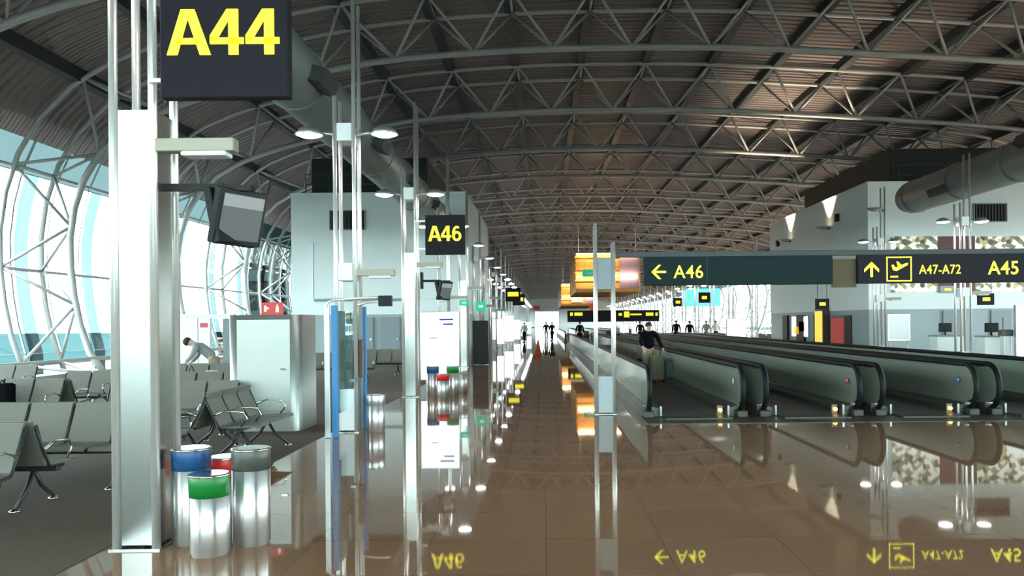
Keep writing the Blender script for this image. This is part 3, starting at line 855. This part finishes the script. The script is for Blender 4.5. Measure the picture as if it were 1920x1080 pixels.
mb.f.append(tuple(range(n,2*n))); mb.sm.append(False)
body = mb.build('body', 'cabinet_steel', r)
MB().box(rc+.02, W-rc-.02, -.008, .0, .12, H-.08).build('door', 'cabinet_steel', r)
for o in kids(r):
    if o.name.startswith('door'):
        MB().box(W-rc-.16, W-rc-.06, -.05, -.008, .98, 1.01, .004).build('handle', 'chrome', o)
        MB().box(rc+.02, W-rc-.02, -.012, -.008, .32, .33).build('joint', 'door_grey', o)
a = at(483, 583, 12.9)
r = thing('fire_sign', 'red box sign with white pictograms on top of the steel cabinet', 'sign', (a.x, 13.1, 1.87))
MB().box(0, .34, -.04, .04, 0, .20, .006).build('panel', 'red', r)
pan = kids(r)[0]
MB().prism([(.05,.05),(.05,.15),(.09,.15),(.09,.12),(.13,.12),(.13,.09),(.09,.09),(.09,.05)][::-1], -.046, -.04).build('pictogram', 'white_box', pan)
m = MB(); m.box(.24,.29,-.046,-.04,.04,.13); m.box(.255,.275,-.046,-.04,.13,.165); m.build('pictogram', 'white_box', pan)
# white partition behind the benches
Yp = 21.5
a = at(308, 590, Yp); b = at(426, 590, Yp)
r = thing('white_partition', 'low white partition with door openings behind the waiting benches', 'partition', (a.x, Yp, .006))
W = b.x-a.x; H = a.z
def ux(px): return at(px, 600, Yp).x - a.x
MB().box(0, .10, -.10, .1, 0, H).build('post', 'white_box', r)
MB().box(.10, ux(335), 0, .1, 0, H).build('panel', 'wall_white', r)
MB().box(ux(335), ux(371), -.03, .1, 0, H-.12).build('door', 'white_box', r)
MB().box(ux(335), ux(440), 0, .1, H-.12, H).build('header', 'wall_white', r)
MB().box(ux(372), ux(394), -.02, .1, 0, H-.12).build('panel', 'white_box', r)
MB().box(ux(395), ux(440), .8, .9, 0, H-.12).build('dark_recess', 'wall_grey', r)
MB().box(ux(376), ux(390), -.035, -.02, H-.36, H-.24).build('notice', 'ink_red', r)
# ------------------------------------------------------------ blue framed kiosk
r = thing('glass_kiosk', 'blue framed glass kiosk with curved top bar left of the second post', 'kiosk', (-3.66, 11.95, .006))
a = at(612, 820, 11.95)
X = lambda px, Y: at(px, 700, Y).x + 3.66
xl = X(628, 11.95); xr = X(681, 13.0)
MB().box(xl-.05, xl+.035, 0, .06, 0, 1.98, .01).build('blue_upright', 'frame_blue', r)
MB().box(xr-.02, xr+.05, 1.05, 1.12, 0, 1.98, .01).build('blue_upright', 'frame_blue', r)
MB().box(xl-.16, xl-.08, .01, .05, 0, 2.0, .005).build('grey_upright', 'lamp_shell', r)
MB().box(xl+.0, xl+.02, .06, 1.05, .35, 1.9).build('glass_side', 'glass_kiosk', r)
MB().box(xl+.06, xr-.02, 1.07, 1.09, .15, 1.9).build('glass_back', 'glass_kiosk', r)
pts = [(xl-.11,.03,1.95),(xl-.10,.03,2.03),(xl-.03,.03,2.06),(xl+.30,.03,2.08),(xl+.85,.03,2.10)]
MB().sweep(pts, .022, 8).build('top_bar', 'tube_steel', r)
pts = [(xr-.11,.95,1.98),(xr+.1,.95,2.05),(xr+.45,.95,2.06)]
MB().sweep(pts, .02, 8).build('top_bar', 'tube_steel', r)
MB().box(xl+.66, xl+.86, -.03, .06, 1.96, 2.12, .01).build('camera_unit', 'black', r)
MB().box(xl+.10, xl+.26, .7, .8, .85, 1.45, .01).build('phone_panel', 'brown', r)
MB().box(xl+.10, xr, .5, .9, .80, .84).build('shelf', 'deck_steel', r)

# white lit advert
a = at(790, 692, 20.4); b = at(858, 586, 20.4)
r = thing('advert_lightbox', 'tall white lit advert with small blue lettering beside the third post', 'lightbox', (a.x, 20.4, 0))
w = b.x-a.x
MB().box(-.03, w+.03, 0, .16, .25, b.z+.03, .01).build('casing', 'lamp_shell', r)
fc = MB().box(0, w, -.01, 0, .28, b.z).build('face', 'lightbox', r)
MB().box(.1, w-.1, .02, .14, 0, .25).build('foot', 'lamp_shell', r)
m = MB()
for (u0, u1, dz) in ((.50,.88,.15),(.60,.88,.27)): m.box(w*u0, w*u1, -.013, -.010, b.z-dz-.05, b.z-dz)
m.build('blurred_lettering', 'ink_blue', fc)
MB().box(w*.25, w*.45, -.013, -.010, b.z-.66, b.z-.63).build('blurred_lettering', 'ink_red', fc)
# black display board
panel('black_board', 888, 601, 916, 682, 33.0, 'black', 'tall black display board standing by the corner of the left block', 'board', .35)
# green exit signs
def small_sign(px0, py0, px1, py1, Y, m, name, label):
    a = at(px0, py1, Y); b = at(px1, py0, Y); w = (b.x-a.x)/2
    r = thing(name, label, 'sign', ((a.x+b.x)/2, Y, a.z))
    MB().box(-w, w, -.05, .05, 0, b.z-a.z, .008).build('panel', m, r)
    MB().box(-w*.45, w*.45, -.06, -.05, (b.z-a.z)*.35, (b.z-a.z)*.65).build('symbol', 'white_box' if m == 'exit_green' else 'yellow', r)
    for q in (-1,1): MB().tube((q*w*.7,0,b.z-a.z), (q*w*.7,0,b.z-a.z+.6), .01, 5).build('hanger', 'black', r)
    return r
small_sign(861, 562, 880, 573, 30, 'exit_green', 'exit_sign', 'small green exit sign near the advert lightbox')
small_sign(893, 566, 911, 583, 33.5, 'exit_green', 'exit_sign', 'small green exit sign above the black board')
small_sign(1092, 505, 1117, 519, 64, 'exit_green', 'exit_sign', 'green exit sign in front of the orange timber pod')

# ------------------------------------------------------------ moving walkways
NE = 14.35
def make_walk(L):
    r = thing('moving_walkway', 'x', 'moving walkway')
    W = 1.74; hw = W/2
    MB().box(-hw+.30, hw-.30, -.2, L+.2, .004, .035).build('belt', 'belt', r)
    m = MB()
    for y in (-.6,): m.box(-hw+.30, hw-.30, y, y+.4, .0, .037)
    m.build('comb_plate', 'walk_plate', r)
    for s in (-1, 1):
        x = s*(hw-.05)
        # skirt with sloping deck
        xi = s*(hw-.30)
        poly = [(xi,.02),(xi,.13),(s*(hw-.10),.19),(s*(hw+.04),.19),(s*(hw+.04),.0),(xi,0.0)]
        if s < 0: poly = poly[::-1]
        sk = MB().prism(poly, -.05, L+.05); sk.build('skirt', 'skirt', r)
        MB().box(min(s*(hw-.10), s*(hw+.04)), max(s*(hw-.10), s*(hw+.04)), -.05, L+.05, .19, .205).build('deck_strip', 'deck_steel', r)
        # glass balustrade, rounded at both ends
        R = .375; zc = .495
        poly = [(-.05-0.0,.28)]
        poly = [(.0,.20),(L,.20)] + [(L+R*math.sin(t)*.9, zc+.0+R*-math.cos(t)) for t in [PI*k/8 for k in range(3,9)]] + [(0-R*math.sin(t)*.9, zc-R*math.cos(t)) for t in [PI*k/8 for k in range(8,2,-1)]]
        MB().prismx(poly, x-.006, x+.006).build('glass_balustrade', 'glass_rail', r)
        # handrail loop
        R2 = .395
        pts = [(x, -R2*math.sin(t)*.9, zc-.0-R2*math.cos(t)) for t in [PI*k/14 for k in range(1,15)]] + [(x, .3, zc+R2), (x, L-.3, zc+R2)] + [(x, L+R2*math.sin(t)*.9, zc-R2*math.cos(t)) for t in [PI*k/14 for k in range(14,0,-1)]]
        MB().sweep(pts, .048, 8).build('handrail', 'black_rubber', r)
        MB().box(x-.02, x+.02, .1, L-.1, zc+R2-.06, zc+R2-.03).build('rail_profile', 'deck_steel', r)
        MB().box(s*(hw-.27)-.02, s*(hw-.27)+.02, -.16, -.08, .02, .20, .005).build('end_plate', 'deck_steel', r)
        MB().box(min(x-.09*s,x+.09*s), max(x-.09*s,x+.09*s), -.30, -.05, .006, .12, .02).build('rail_inlet', 'walk_plate', r)
    o = MB().lathe([(0,-.02),(.035,-.02),(.035,.02),(0,.02)], n=14).build('signal_lamp', 'amber', r); o.location = (hw-.42, -.16, .12); o.rotation_euler = (PI/2,0,0)
    MB().box(hw-.47, hw-.37, -.13, -.05, 0, .2).build('signal_box', 'skirt', r)
    return r
wk = make_walk(44); wt = proto_tree(wk)
LXc = [2.66, 4.70, 6.74, 8.78]
nm = ['leftmost','second from the left','third from the left','rightmost']
for i, x in enumerate(LXc):
    o = wk if i == 0 else dup(wt)
    o.location = (x, NE, 0); o['label'] = 'near moving walkway with glass sides and black handrails, %s of four' % nm[i]; o['group'] = 'near moving walkways'
for i, x in enumerate(LXc):
    o = dup(wt); o.location = (x, NE+56, 0); o['label'] = 'far moving walkway beyond the near set, %s of four' % nm[i]; o['group'] = 'far moving walkways'
struct(MB().box(1.72, 9.75, 13.3, NE+.0, -.01, .006).build('floor', 'walk_plate'), 'dark metal landing plate of the walkways')
# round stickers on balustrades
for (i, px, py, mname, lab) in ((1,1590,732,'red','round red sticker on the second walkway glass'),(2,1803,730,'frame_blue','round blue sticker on the third walkway glass'),(3,1845,731,'frame_blue','round blue sticker on the rightmost walkway glass')):
    pass
def sticker(x, y, z, m, lab):
    o = bpy.data.objects.new('sticker', MB().lathe([(0,0),(.055,0),(.055,.004),(0,.004)], n=18).mesh('sticker', m)); COL.objects.link(o)
    o.rotation_euler = (0,-PI/2,0); o.location = (x,y,z); tag(o, lab, 'sticker', 'round stickers on the walkway glass')
    q = MB().lathe([(0,.004),(.022,.004),(.022,.007),(0,.007)], n=12).build('symbol', 'white_box', o)
hw = 1.69/2
sticker(LXc[1]+hw-.062, NE+.15, .60, 'red', 'round red sticker on the right glass of the second walkway')
sticker(LXc[2]+hw-.062, NE+.2, .60, 'frame_blue', 'round blue sticker on the right glass of the third walkway')
sticker(LXc[3]-hw+.042, NE+.2, .60, 'frame_blue', 'round blue sticker on the left glass of the rightmost walkway')
sticker(LXc[0]+hw-.062, NE+.25, .60, 'white_box', 'round white sticker on the right glass of the leftmost walkway')

# ------------------------------------------------------------ people (skin modifier figures)
def skin_obj(name, chains, m, parent, sub=1, root=0):
    """chains: list of (points, radii, attach_index or None)"""
    vs, es, rs = [], [], []
    for pts, rad, att in chains:
        prev = att
        for p, q in zip(pts, rad):
            vs.append(p); rs.append(q); i = len(vs)-1
            if prev is not None: es.append((prev, i))
            prev = i
    me = bpy.data.meshes.new(name); me.from_pydata(vs, es, []); o = bpy.data.objects.new(name, me); COL.objects.link(o)
    o.modifiers.new('k', 'SKIN'); 
    for i, q in enumerate(rs):
        sv = me.skin_vertices[0].data[i]; sv.radius = q if isinstance(q, tuple) else (q, q); sv.use_root = (i == root)
    s = o.modifiers.new('s', 'SUBSURF'); s.levels = sub; s.render_levels = sub
    dg = bpy.context.evaluated_depsgraph_get(); dg.update(); nm_ = bpy.data.meshes.new_from_object(o.evaluated_get(dg))
    bpy.data.objects.remove(o); nm_.name = name; nm_.materials.clear(); nm_.materials.append(MATS[m])
    for p in nm_.polygons: p.use_smooth = True
    o2 = bpy.data.objects.new(name, nm_); COL.objects.link(o2); o2.parent = parent
    return o2
def person(loc, rz, label, top, legs, pose='stand', hands=((.30,-.10,.86),(-.30,-.05,.84)), sub=1, group=None, lean=0.0, walk=.0):
    """faces -Y in local space, 1.75 m tall"""
    r = thing('person', label, 'person', loc, rz, group)
    def L(x, y, z):   # lean forward about the hip
        if z > .95 and lean:
            dz = z-.95; return (x, y - dz*math.sin(lean), .95 + dz*math.cos(lean))
        return (x, y, z)
    hipz = .95
    sp = [L(0,.0,hipz), L(0,.0,1.12), L(0,.01,1.30), L(0,.01,1.43), L(0,.0,1.52), L(0,-.02,1.60), L(0,-.02,1.70)]
    sr = [(.11,.08),(.11,.08),(.13,.085),(.09,.07),(.055,.055),(.078,.095),(.065,.08)]
    chains = [(sp, sr, None)]
    idx = len(sp)
    feet = [(.10, -walk, .06), (-.10, walk, .06)]
    for k, s in enumerate((1,-1)):
        fx, fy, fz = feet[k]
        pts = [(s*.10,0,.86),(s*.105,fy*.5-.02,.48),(fx,fy+.03,.09),(fx*1.1,fy-.13,.04)]
        chains.append((pts, [(.095,.10),(.062,.065),(.042,.045),(.045,.035)], 0)); idx += 4
    tips = []
    for k, s in enumerate((1,-1)):
        h = hands[k]; sh = L(s*.20,.01,1.40)
        el = ((sh[0]+h[0])/2 + s*.04, (sh[1]+h[1])/2+.05, (sh[2]+h[2])/2-.01)
        hv = Vector(h); d = (hv-Vector(el)).normalized(); palm = hv + d*.07
        pts = [sh, el, tuple(hv), tuple(palm)]
        chains.append((pts, [.062,.046,.028,(.038,.018)], 3)); pi = idx+3; idx += 4
        side = d.cross(Vector((s,0,0.2))).normalized()
        for f, (o_, ln) in enumerate(((-.03,.065),(-.01,.078),(.01,.072),(.03,.058))):
            b0 = palm + side*o_ + d*.02; b1 = b0 + d*ln*.55 + Vector((-s*.008,-.004,0)); b2 = b1 + d*ln*.4 + Vector((-s*.018,0,0))
            chains.append(([tuple(b0),tuple(b1),tuple(b2)], [.0095,.009,.0075], pi)); idx += 3
        t0 = hv + side*-.035 + d*.02; t1 = t0 + side*-.02 + d*.035
        chains.append(([tuple(t0),tuple(t1)], [.011,.009], pi-1)); idx += 2
        tips.append(sh)
    skin_obj('body', chains, 'skin', r, sub)
    # clothing
    c = [([(0,0,.90),L(0,0,1.12),L(0,.01,1.30),L(0,.01,1.44)], [(.19,.15),(.17,.13),(.195,.135),(.12,.10)], None)]
    for k, s in enumerate((1,-1)):
        h = hands[k]; sh = L(s*.205,.01,1.40); el = ((sh[0]+h[0])/2 + s*.04, (sh[1]+h[1])/2+.05, (sh[2]+h[2])/2-.01)
        wr = tuple(Vector(el).lerp(Vector(h), .85))
        c.append(([sh, el, wr], [.080,.062,.045], 3))
    skin_obj('jacket', c, top, r, 1)
    c = [([(0,0,.98),(0,0,.90)], [(.17,.135),(.165,.13)], None)]
    for k, s in enumerate((1,-1)):
        fx, fy, fz = feet[k]
        c.append(([(s*.10,0,.80),(s*.107,fy*.5-.02,.48),(fx,fy+.03,.10)], [(.115,.12),(.082,.085),(.068,.07)], 1))
    skin_obj('trousers', c, legs, r, 1)
    for k, s in enumerate((1,-1)):
        fx, fy, fz = feet[k]
        MB().box(fx-.05, fx+.05, fy-.20, fy+.08, 0, .09, .03).build('shoe', 'black', r)
    hd = L(0,-.02,1.67)
    ho = MB()
    for i in range(9):
        pass
    hair = MB().lathe([(.088,-.03),(.094,.02),(.082,.07),(.05,.10),(0,.112)], n=16).build('hair', 'hair', r)
    hair.location = (hd[0], hd[1]+.02, hd[2]-.03); hair.scale = (1,1.1,1); hair.rotation_euler = (lean+ -.25 if not lean else lean, 0, 0)
    if sub >= 1:
        q = L(0,-.115,1.62)
        MB().sweep([(q[0],q[1]+.02,q[2]+.02),(q[0],q[1]-.012,q[2]-.015)], .012, 6, rr=[.008,.014]).build('nose', 'skin', r)
        for s in (-1,1):
            e = L(s*.032,-.108,1.645); MB().lathe([(0,-.008),(.009,-.004),(.009,.004),(0,.008)], x=e[0], y=e[1], z=e[2], n=8).build('eye', 'black', r)
    return r
# main man on the leftmost walkway, facing the camera, pulling a case at his left hand
mx = at(1221, 715, 22.5).x
person((2.93, 22.4, .035), math.radians(14), 'man in black jacket and khaki trousers standing on the leftmost walkway', 'dark_cloth', 'khaki', hands=((.40,-.12,.92),(-.24,-.16,.98)), walk=.05, sub=2).scale = (.95,.95,.95)
r = thing('trolley_bag', 'olive travel bag standing at the man on the walkway', 'bag', (3.08, 21.75, .035), .2)
MB().box(-.17,.17,-.13,.13,.07,.74,.05).build('body', 'olive', r)
for sx in (-.12,.12): MB().sweep([(sx-.02,-.12,.035),(sx+.02,-.12,.035)], .035, 12).build('wheel', 'black', r)
MB().sweep([(-.11,.08,.72),(-.11,.08,.92),(.11,.08,.92),(.11,.08,.72)], .012, 6).build('handle', 'black', r)
r = thing('suitcase', 'dark green suitcase beside the olive bag on the walkway', 'suitcase', (3.62-.09, 22.15, .035), -.15) if False else thing('suitcase', 'dark green suitcase just right of the olive bag on the walkway', 'suitcase', (3.40, 21.95, .035), 0)
MB().box(-.12,.20,-.14,.14,.04,.60,.05).build('body', 'teal_case', r)
for sx in (-.06,.14): MB().sweep([(sx-.02,-.10,.03),(sx+.02,-.10,.03)], .03, 12).build('wheel', 'black', r)
MB().sweep([(-.06,0,.59),(-.06,0,.64),(.12,0,.64),(.12,0,.59)], .012, 6).build('handle', 'black', r)
r = thing('shoulder_bag', 'black bag hanging at the left of the man on the walkway', 'bag', (2.56, 22.2, .50), .1)
MB().box(-.22,.14,-.10,.10,.0,.17,.05).build('body', 'dark_cloth', r)
MB().sweep([(-.12,0,.15),(.0,0,.34),(.10,0,.15)], .012, 6).build('strap', 'black', r)
# bending person in the waiting area
person((-8.0, 19.4, .006), math.radians(-80), 'person in grey top bending over behind the far bench row', 'grey_cloth', 'khaki', hands=((.22,-.62,.80),(-.22,-.60,.78)), lean=1.0, sub=1)
r = thing('backpack', 'black backpack standing on a bench seat at the left edge', 'bag', (-8.72, 12.86, .445), .1)
MB().box(-.17,.17,-.12,.12,0,.36,.05).build('body', 'dark_cloth', r); MB().sweep([(-.05,0,.35),(0,0,.41),(.05,0,.35)], .012, 6).build('loop', 'black', r)
r = thing('handbag', 'black handbag on the far bench row', 'bag', (-7.85, 17.75, .445), 0)
MB().box(-.10,.14,-.10,.10,0,.20,.04).build('body', 'dark_cloth', r); MB().sweep([(-.06,0,.19),(.02,0,.38),(.10,0,.19)], .012, 6).build('strap', 'black', r)
tag(MB().box(-.17,.17,-.12,.12,0,.26,.08).build('white_bag', 'white_cloth', loc=(-7.38,17.75,.445)), 'white bag on the far bench row beside the black handbag', 'bag')
# distant people
far = [(1087,62,'dark_cloth','dark_cloth','person in dark clothes standing on the near walkways far off'),
       (1268,58,'dark_cloth','dark_cloth','person in black at the far right seating, left of two'),
       (1293,56,'dark_cloth','grey_cloth','person in black at the far right seating, right of two'),
       (1324,58,'grey_cloth','khaki','person in grey among the far right seating'),
       (1208-8,64,'dark_cloth','dark_cloth','dark figure behind the walkway man'),
       (1024,78,'dark_cloth','grey_cloth','walker in dark coat on the far aisle, left of the pair'),
       (1035,74,'dark_cloth','dark_cloth','walker in black on the far aisle, right of the pair'),
       (1342,60,'white_cloth','dark_cloth','person in pale top among the far right seating'),
       (983,70,'grey_cloth','dark_cloth','person in grey by the left row far off')]
for (px, Y, t, l, lab) in far:
    x = at(px, 605, Y).x
    person((x, Y, .30 if 1.8 < x < 9.6 and 70 > Y > 59 and False else (.036 if 1.8 < x < 9.6 and not (58.6 < Y < 70) else 0.0)), random.uniform(-.6,.6), lab, t, l, sub=1, walk=.12)
# orange cone on the aisle
r = thing('safety_cone', 'tall orange safety cone standing on the far aisle', 'cone', (at(1008,660,40).x, 44, 0))
MB().lathe([(.16,.03),(.03,.75),(.0,.76)], n=18).build('cone', 'orange', r); MB().box(-.2,.2,-.2,.2,0,.035,.01).build('base', 'orange', r)
MB().lathe([(.113,.28),(.083,.42)], n=18).build('stripe', 'white_box', r)

# ------------------------------------------------------------ right gate area
def board(px0, py0, px1, py1, Y, label, m='white_box', legs=True):
    a = at(px0, py1, Y); b = at(px1, py0, Y); w = (b.x-a.x)
    r = thing('notice_board', label, 'board', (a.x, Y, 0))
    MB().box(0, w, -.03, .03, a.z, b.z, .005).build('frame', 'lamp_shell', r)
    MB().box(.05, w-.05, -.035, -.03, a.z+.05, b.z-.05).build('face', m, r)
    if legs:
        for x in (.1, w-.1): MB().tube((x,0,0), (x,0,a.z+.02), .02, 6).build('leg', 'tube_steel', r)
    return r
board(1664, 589, 1706, 639, 30.5, 'pale notice board on legs in front of the right grey wall')
panel('poster_case', 1487, 592, 1518, 632, 40.2, 'lightbox', 'x', 'poster') if False else None
# wall-hung lit poster on side wall (X=13.4)
def side_panel(name, y0, y1, z0, z1, m, label, cat, th=.08, kids_=None):
    r = thing(name, label, cat, (13.42, (y0+y1)/2, z0)); w = (y1-y0)/2
    MB().box(-th, 0, -w, w, 0, z1-z0).build('casing', 'lamp_shell', r)
    f = MB().box(-th-.012, -th, -w+.05, w-.05, .05, z1-z0-.05).build('face', m, r)
    return r, f
def Yside(px): return 13.4*F/(px-CX)
zt = lambda py, px: at(px, py, Yside(px)).z
r, f = side_panel('lit_poster', Yside(1518), Yside(1487), zt(632,1502), zt(592,1502), 'lightbox', 'lit poster with yellow and violet picture on the right side wall', 'poster', .1)
MB().box(-.12, -.112, .1, .9, .15, .55).build('picture', 'vend_yellow', r); MB().box(-.12, -.112, -.8, .05, .3, .8).build('picture', 'purple', r)
# vending machines
def vending(px0, px1, m, label, z1, side='vend'):
    y0, y1 = Yside(px1), Yside(px0)
    r = thing('vending_machine', label, 'vending machine', (13.4, (y0+y1)/2, 0)); w = (y1-y0)/2
    MB().box(-.34, -.02, -w, w, 0, z1, .02).build('cabinet', 'brown', r)
    MB().box(-.36, -.34, -w+.05, w-.05, .1, z1-.12).build('front', m, r)
    MB().box(-.32, -.04, -w-.012, -w, .08, z1-.1).build('side_panel', 'brown', r)
    MB().box(-.38, -.36, -w+.2, w-.2, .25, .45).build('tray', 'black', r)
    return r
vending(1541, 1556, 'vend_yellow', 'brown vending machine with a yellow panel on the right side wall', 2.25)
vending(1572, 1597, 'vend_red', 'red vending machine on the right side wall', 1.9)
# gate counters with monitors
def counter(x, Y, label, w=1.0, m='wall_white'):
    r = thing('gate_counter', label, 'counter', (x, Y, 0))
    MB().box(-w/2, w/2, -.3, .3, 0, 1.05, .02).build('body', m, r)
    MB().box(-w/2-.04, w/2+.04, -.34, .34, 1.05, 1.10, .01).build('top', 'door_grey', r)
    MB().box(-.28, .18, -.05, .05, 1.22, 1.55, .01).build('monitor', 'black', r)
    MB().tube((-.05,.0,1.10), (-.05,.0,1.24), .03, 8).build('monitor_stand', 'black', r)
    MB().tube((.36,.0,1.10), (.36,.0,1.75), .012, 6).build('microphone', 'black', r)
    return r
counter(at(1775,640,30).x, 30, 'gate counter with monitor before the right grey wall, left one', 1.0)
counter(at(1862,640,28.5).x, 28.5, 'gate counter with monitor before the right grey wall, right one', .9)
r = thing('ticket_reader', 'white boarding card reader column with a dark head at right', 'reader', (at(1886,640,27.5).x, 27.5, 0))
MB().box(-.14,.14,-.14,.14,0,1.1,.03).build('column', 'white_box', r); MB().box(-.2,.2,-.16,.16,1.1,1.32,.03).build('head', 'bin_grey', r)
a = at(1906, 700, 27)
r = thing('advert_lightbox', 'tall white lit panel cut by the right edge of the photo', 'lightbox', (a.x, 27, 0))
MB().box(0, 1.2, 0, .15, 0, at(1906,572,27).z, .01).build('casing', 'lamp_shell', r); MB().box(.05, 1.15, -.01, 0, .2, at(1906,578,27).z).build('face', 'lightbox', r)
small_sign(1833, 550, 1863, 572, 29.5, 'sign_black', 'gate_sign', 'small black and yellow gate sign near the right posts')
small_sign(1529, 560, 1554, 580, 31, 'sign_black', 'overhead_display', 'small overhead display in front of the right side wall')
small_sign(1762, 536, 1790, 550, 29.8, 'wall_grey', 'overhead_display', 'small grey information plate under the long sign')
# distant right side: gate signs, turquoise light panel, lightboxes
small_sign(1262, 558, 1280, 575, 75, 'sign_black', 'gate_sign', 'distant yellow gate sign left of the turquoise panel')
small_sign(1310, 548, 1331, 568, 62, 'sign_black', 'gate_sign', 'distant yellow gate sign in front of the turquoise panel')
panel('turquoise_panel', 1281, 541, 1350, 575, 80, 'turquoise', 'wide turquoise backlit panel far on the right side', 'light panel', .15)
def lbox(px0, py0, px1, py1, Y, label, m='lightbox', g='free-standing white lightboxes far down the hall'):
    a = at(px0, py1, Y); b = at(px1, py0, Y); w = b.x-a.x
    r = thing('advert_lightbox', label, 'lightbox', (a.x, Y, 0), 0, g)
    MB().box(-.04, w+.04, 0, .2, max(.1,a.z)-.05, b.z+.04, .01).build('casing', 'lamp_shell', r)
    MB().box(0, w, -.012, 0, max(.1,a.z), b.z).build('face', m, r)
    for x in (.1, w-.1): MB().tube((x,.1,0), (x,.1,max(.1,a.z)), .04, 6).build('leg', 'lamp_shell', r)
lbox(1364, 598, 1398, 640, 50, 'white lightbox right of the far seating on the right')
lbox(1266, 603, 1292, 630, 66, 'white lightbox behind the two dark seated people')
lbox(1163, 607, 1178, 625, 68.5, 'small white lightbox under the far direction sign, left one')
lbox(1185, 607, 1200, 625, 68.5, 'small white lightbox under the far direction sign, right one')
for i, (p0, y0_, p1_, y1_, Y) in enumerate(((924,598,944,645,50.5),(946,592,962,640,58),(964,600,975,636,72),(977,603,986,630,88),(988,604,996,626,110))):
    lbox(p0, y0_, p1_, y1_, Y, 'white lit panel along the left row beyond the block, %s from the camera' % ORD[i])
lbox(1010, 584, 1036, 612, 150, 'bright white glowing panel standing in for the window at the end of the aisle')  # glowing panel takes the place of the bright end window
panel('red_banner', 1000, 573, 1012, 581, 140, 'red', 'small red banner far above the aisle, left one', 'banner', .1)
panel('red_banner', 1105, 571, 1114, 582, 66, 'red', 'small red banner under the timber pod', 'banner', .1)
# far seating right
for i, (px, Y) in enumerate(((1250,60),(1300,58.8),(1350,57),(1425,52))):
    bench(4, at(px,605,Y).x, Y, 0, 'distant grey bench far right beyond the walkways, %s from the left' % ORD[i], 'distant benches on the right')

# ------------------------------------------------------------ timber clad pods above the walkways
def pod(px0, py0, px1, py1, Y, depth, label):
    a = at(px0, py1, Y); b = at(px1, py0, Y); w = b.x-a.x; h = b.z-a.z
    r = thing('timber_pod', label, 'hanging pod', (a.x, Y, a.z))
    MB().box(0, w, 0, depth, 0, h, .05).build('body', 'timber', r)
    for k in range(5):
        z = h*(k+.5)/5
        MB().box(-.05, w+.05, -.14, 0, z-.06, z+.06).build('slat', 'timber', r)
    MB().box(w*.68, w*.98, -.2, -.0, h*.1, h*.9).build('purple_panel', 'purple', r)
    MB().box(w*.30, w*.62, -.2, -.0, h*.15, h*.85).build('grey_panel', 'wall_grey', r)
    for z in (h*.98, h*.40): MB().box(.1, w*.95, -.50, -.44, z-.04, z+.02).build('added_glow_strip', 'strip_warm', r)  # glowing strips added to warm and brighten the timber face
    for x in (.3, w-.3):
        for y in (.5, depth-.5): MB().tube((x,y,h), (x,y,13.2-a.z-.3), .03, 6).build('hanger', 'steel_paint', r)
pod(1079, 474, 1200, 548, 66, 14, 'orange timber clad pod hanging over the walkways, nearer one')
pod(1052, 532, 1118, 574, 100, 20, 'orange timber clad pod hanging over the walkways, farther one')

# ------------------------------------------------------------ world, lights, camera
w = bpy.data.worlds.new('w'); SC.world = w; w.use_nodes = True
nt = w.node_tree; bg = nt.nodes['Background']
tc = nt.nodes.new('ShaderNodeTexCoord'); sx = nt.nodes.new('ShaderNodeSeparateXYZ'); cr = nt.nodes.new('ShaderNodeValToRGB')
nt.links.new(tc.outputs['Generated'], sx.inputs[0]); nt.links.new(sx.outputs[2], cr.inputs[0])
e = cr.color_ramp.elements; e[0].position = 0; e[0].color = (0.88,1.0,1.0,1); e[1].position = 1; e[1].color = (0.80,0.94,1.0,1)
nt.links.new(cr.outputs[0], bg.inputs[0]); bg.inputs[1].default_value = 11.0

cam = bpy.data.cameras.new('cam'); co = bpy.data.objects.new('camera', cam); COL.objects.link(co)
cam.sensor_width = 36; cam.lens = F/1920*36; cam.clip_start = .05; cam.clip_end = 1000
cam.shift_x = 0; cam.shift_y = 0
# principal ray hits (CX,CY); the frame centre lies at (960,540)
du, dv = 960-CX, 540-CY
u = du*_c - dv*_s; v = du*_s + dv*_c      # frame centre in the camera's own axes is plain offset
cam.shift_x = du/1920; cam.shift_y = -dv/1920
co.matrix_world = Matrix.Translation((0,0,CAMZ)) @ Matrix.Rotation(PI/2, 4, 'X') @ Matrix.Rotation(-ROLL, 4, 'Z')
SC.camera = co
SC.view_settings.view_transform = 'Standard'; SC.view_settings.look = 'None'; SC.view_settings.gamma = 1
SC.view_settings.exposure = 0.32
SC.cycles.max_bounces = 8; SC.cycles.diffuse_bounces = 4; SC.cycles.glossy_bounces = 5; SC.cycles.transparent_max_bounces = 24; SC.cycles.sample_clamp_indirect = 8
SC.cycles.use_denoising = True
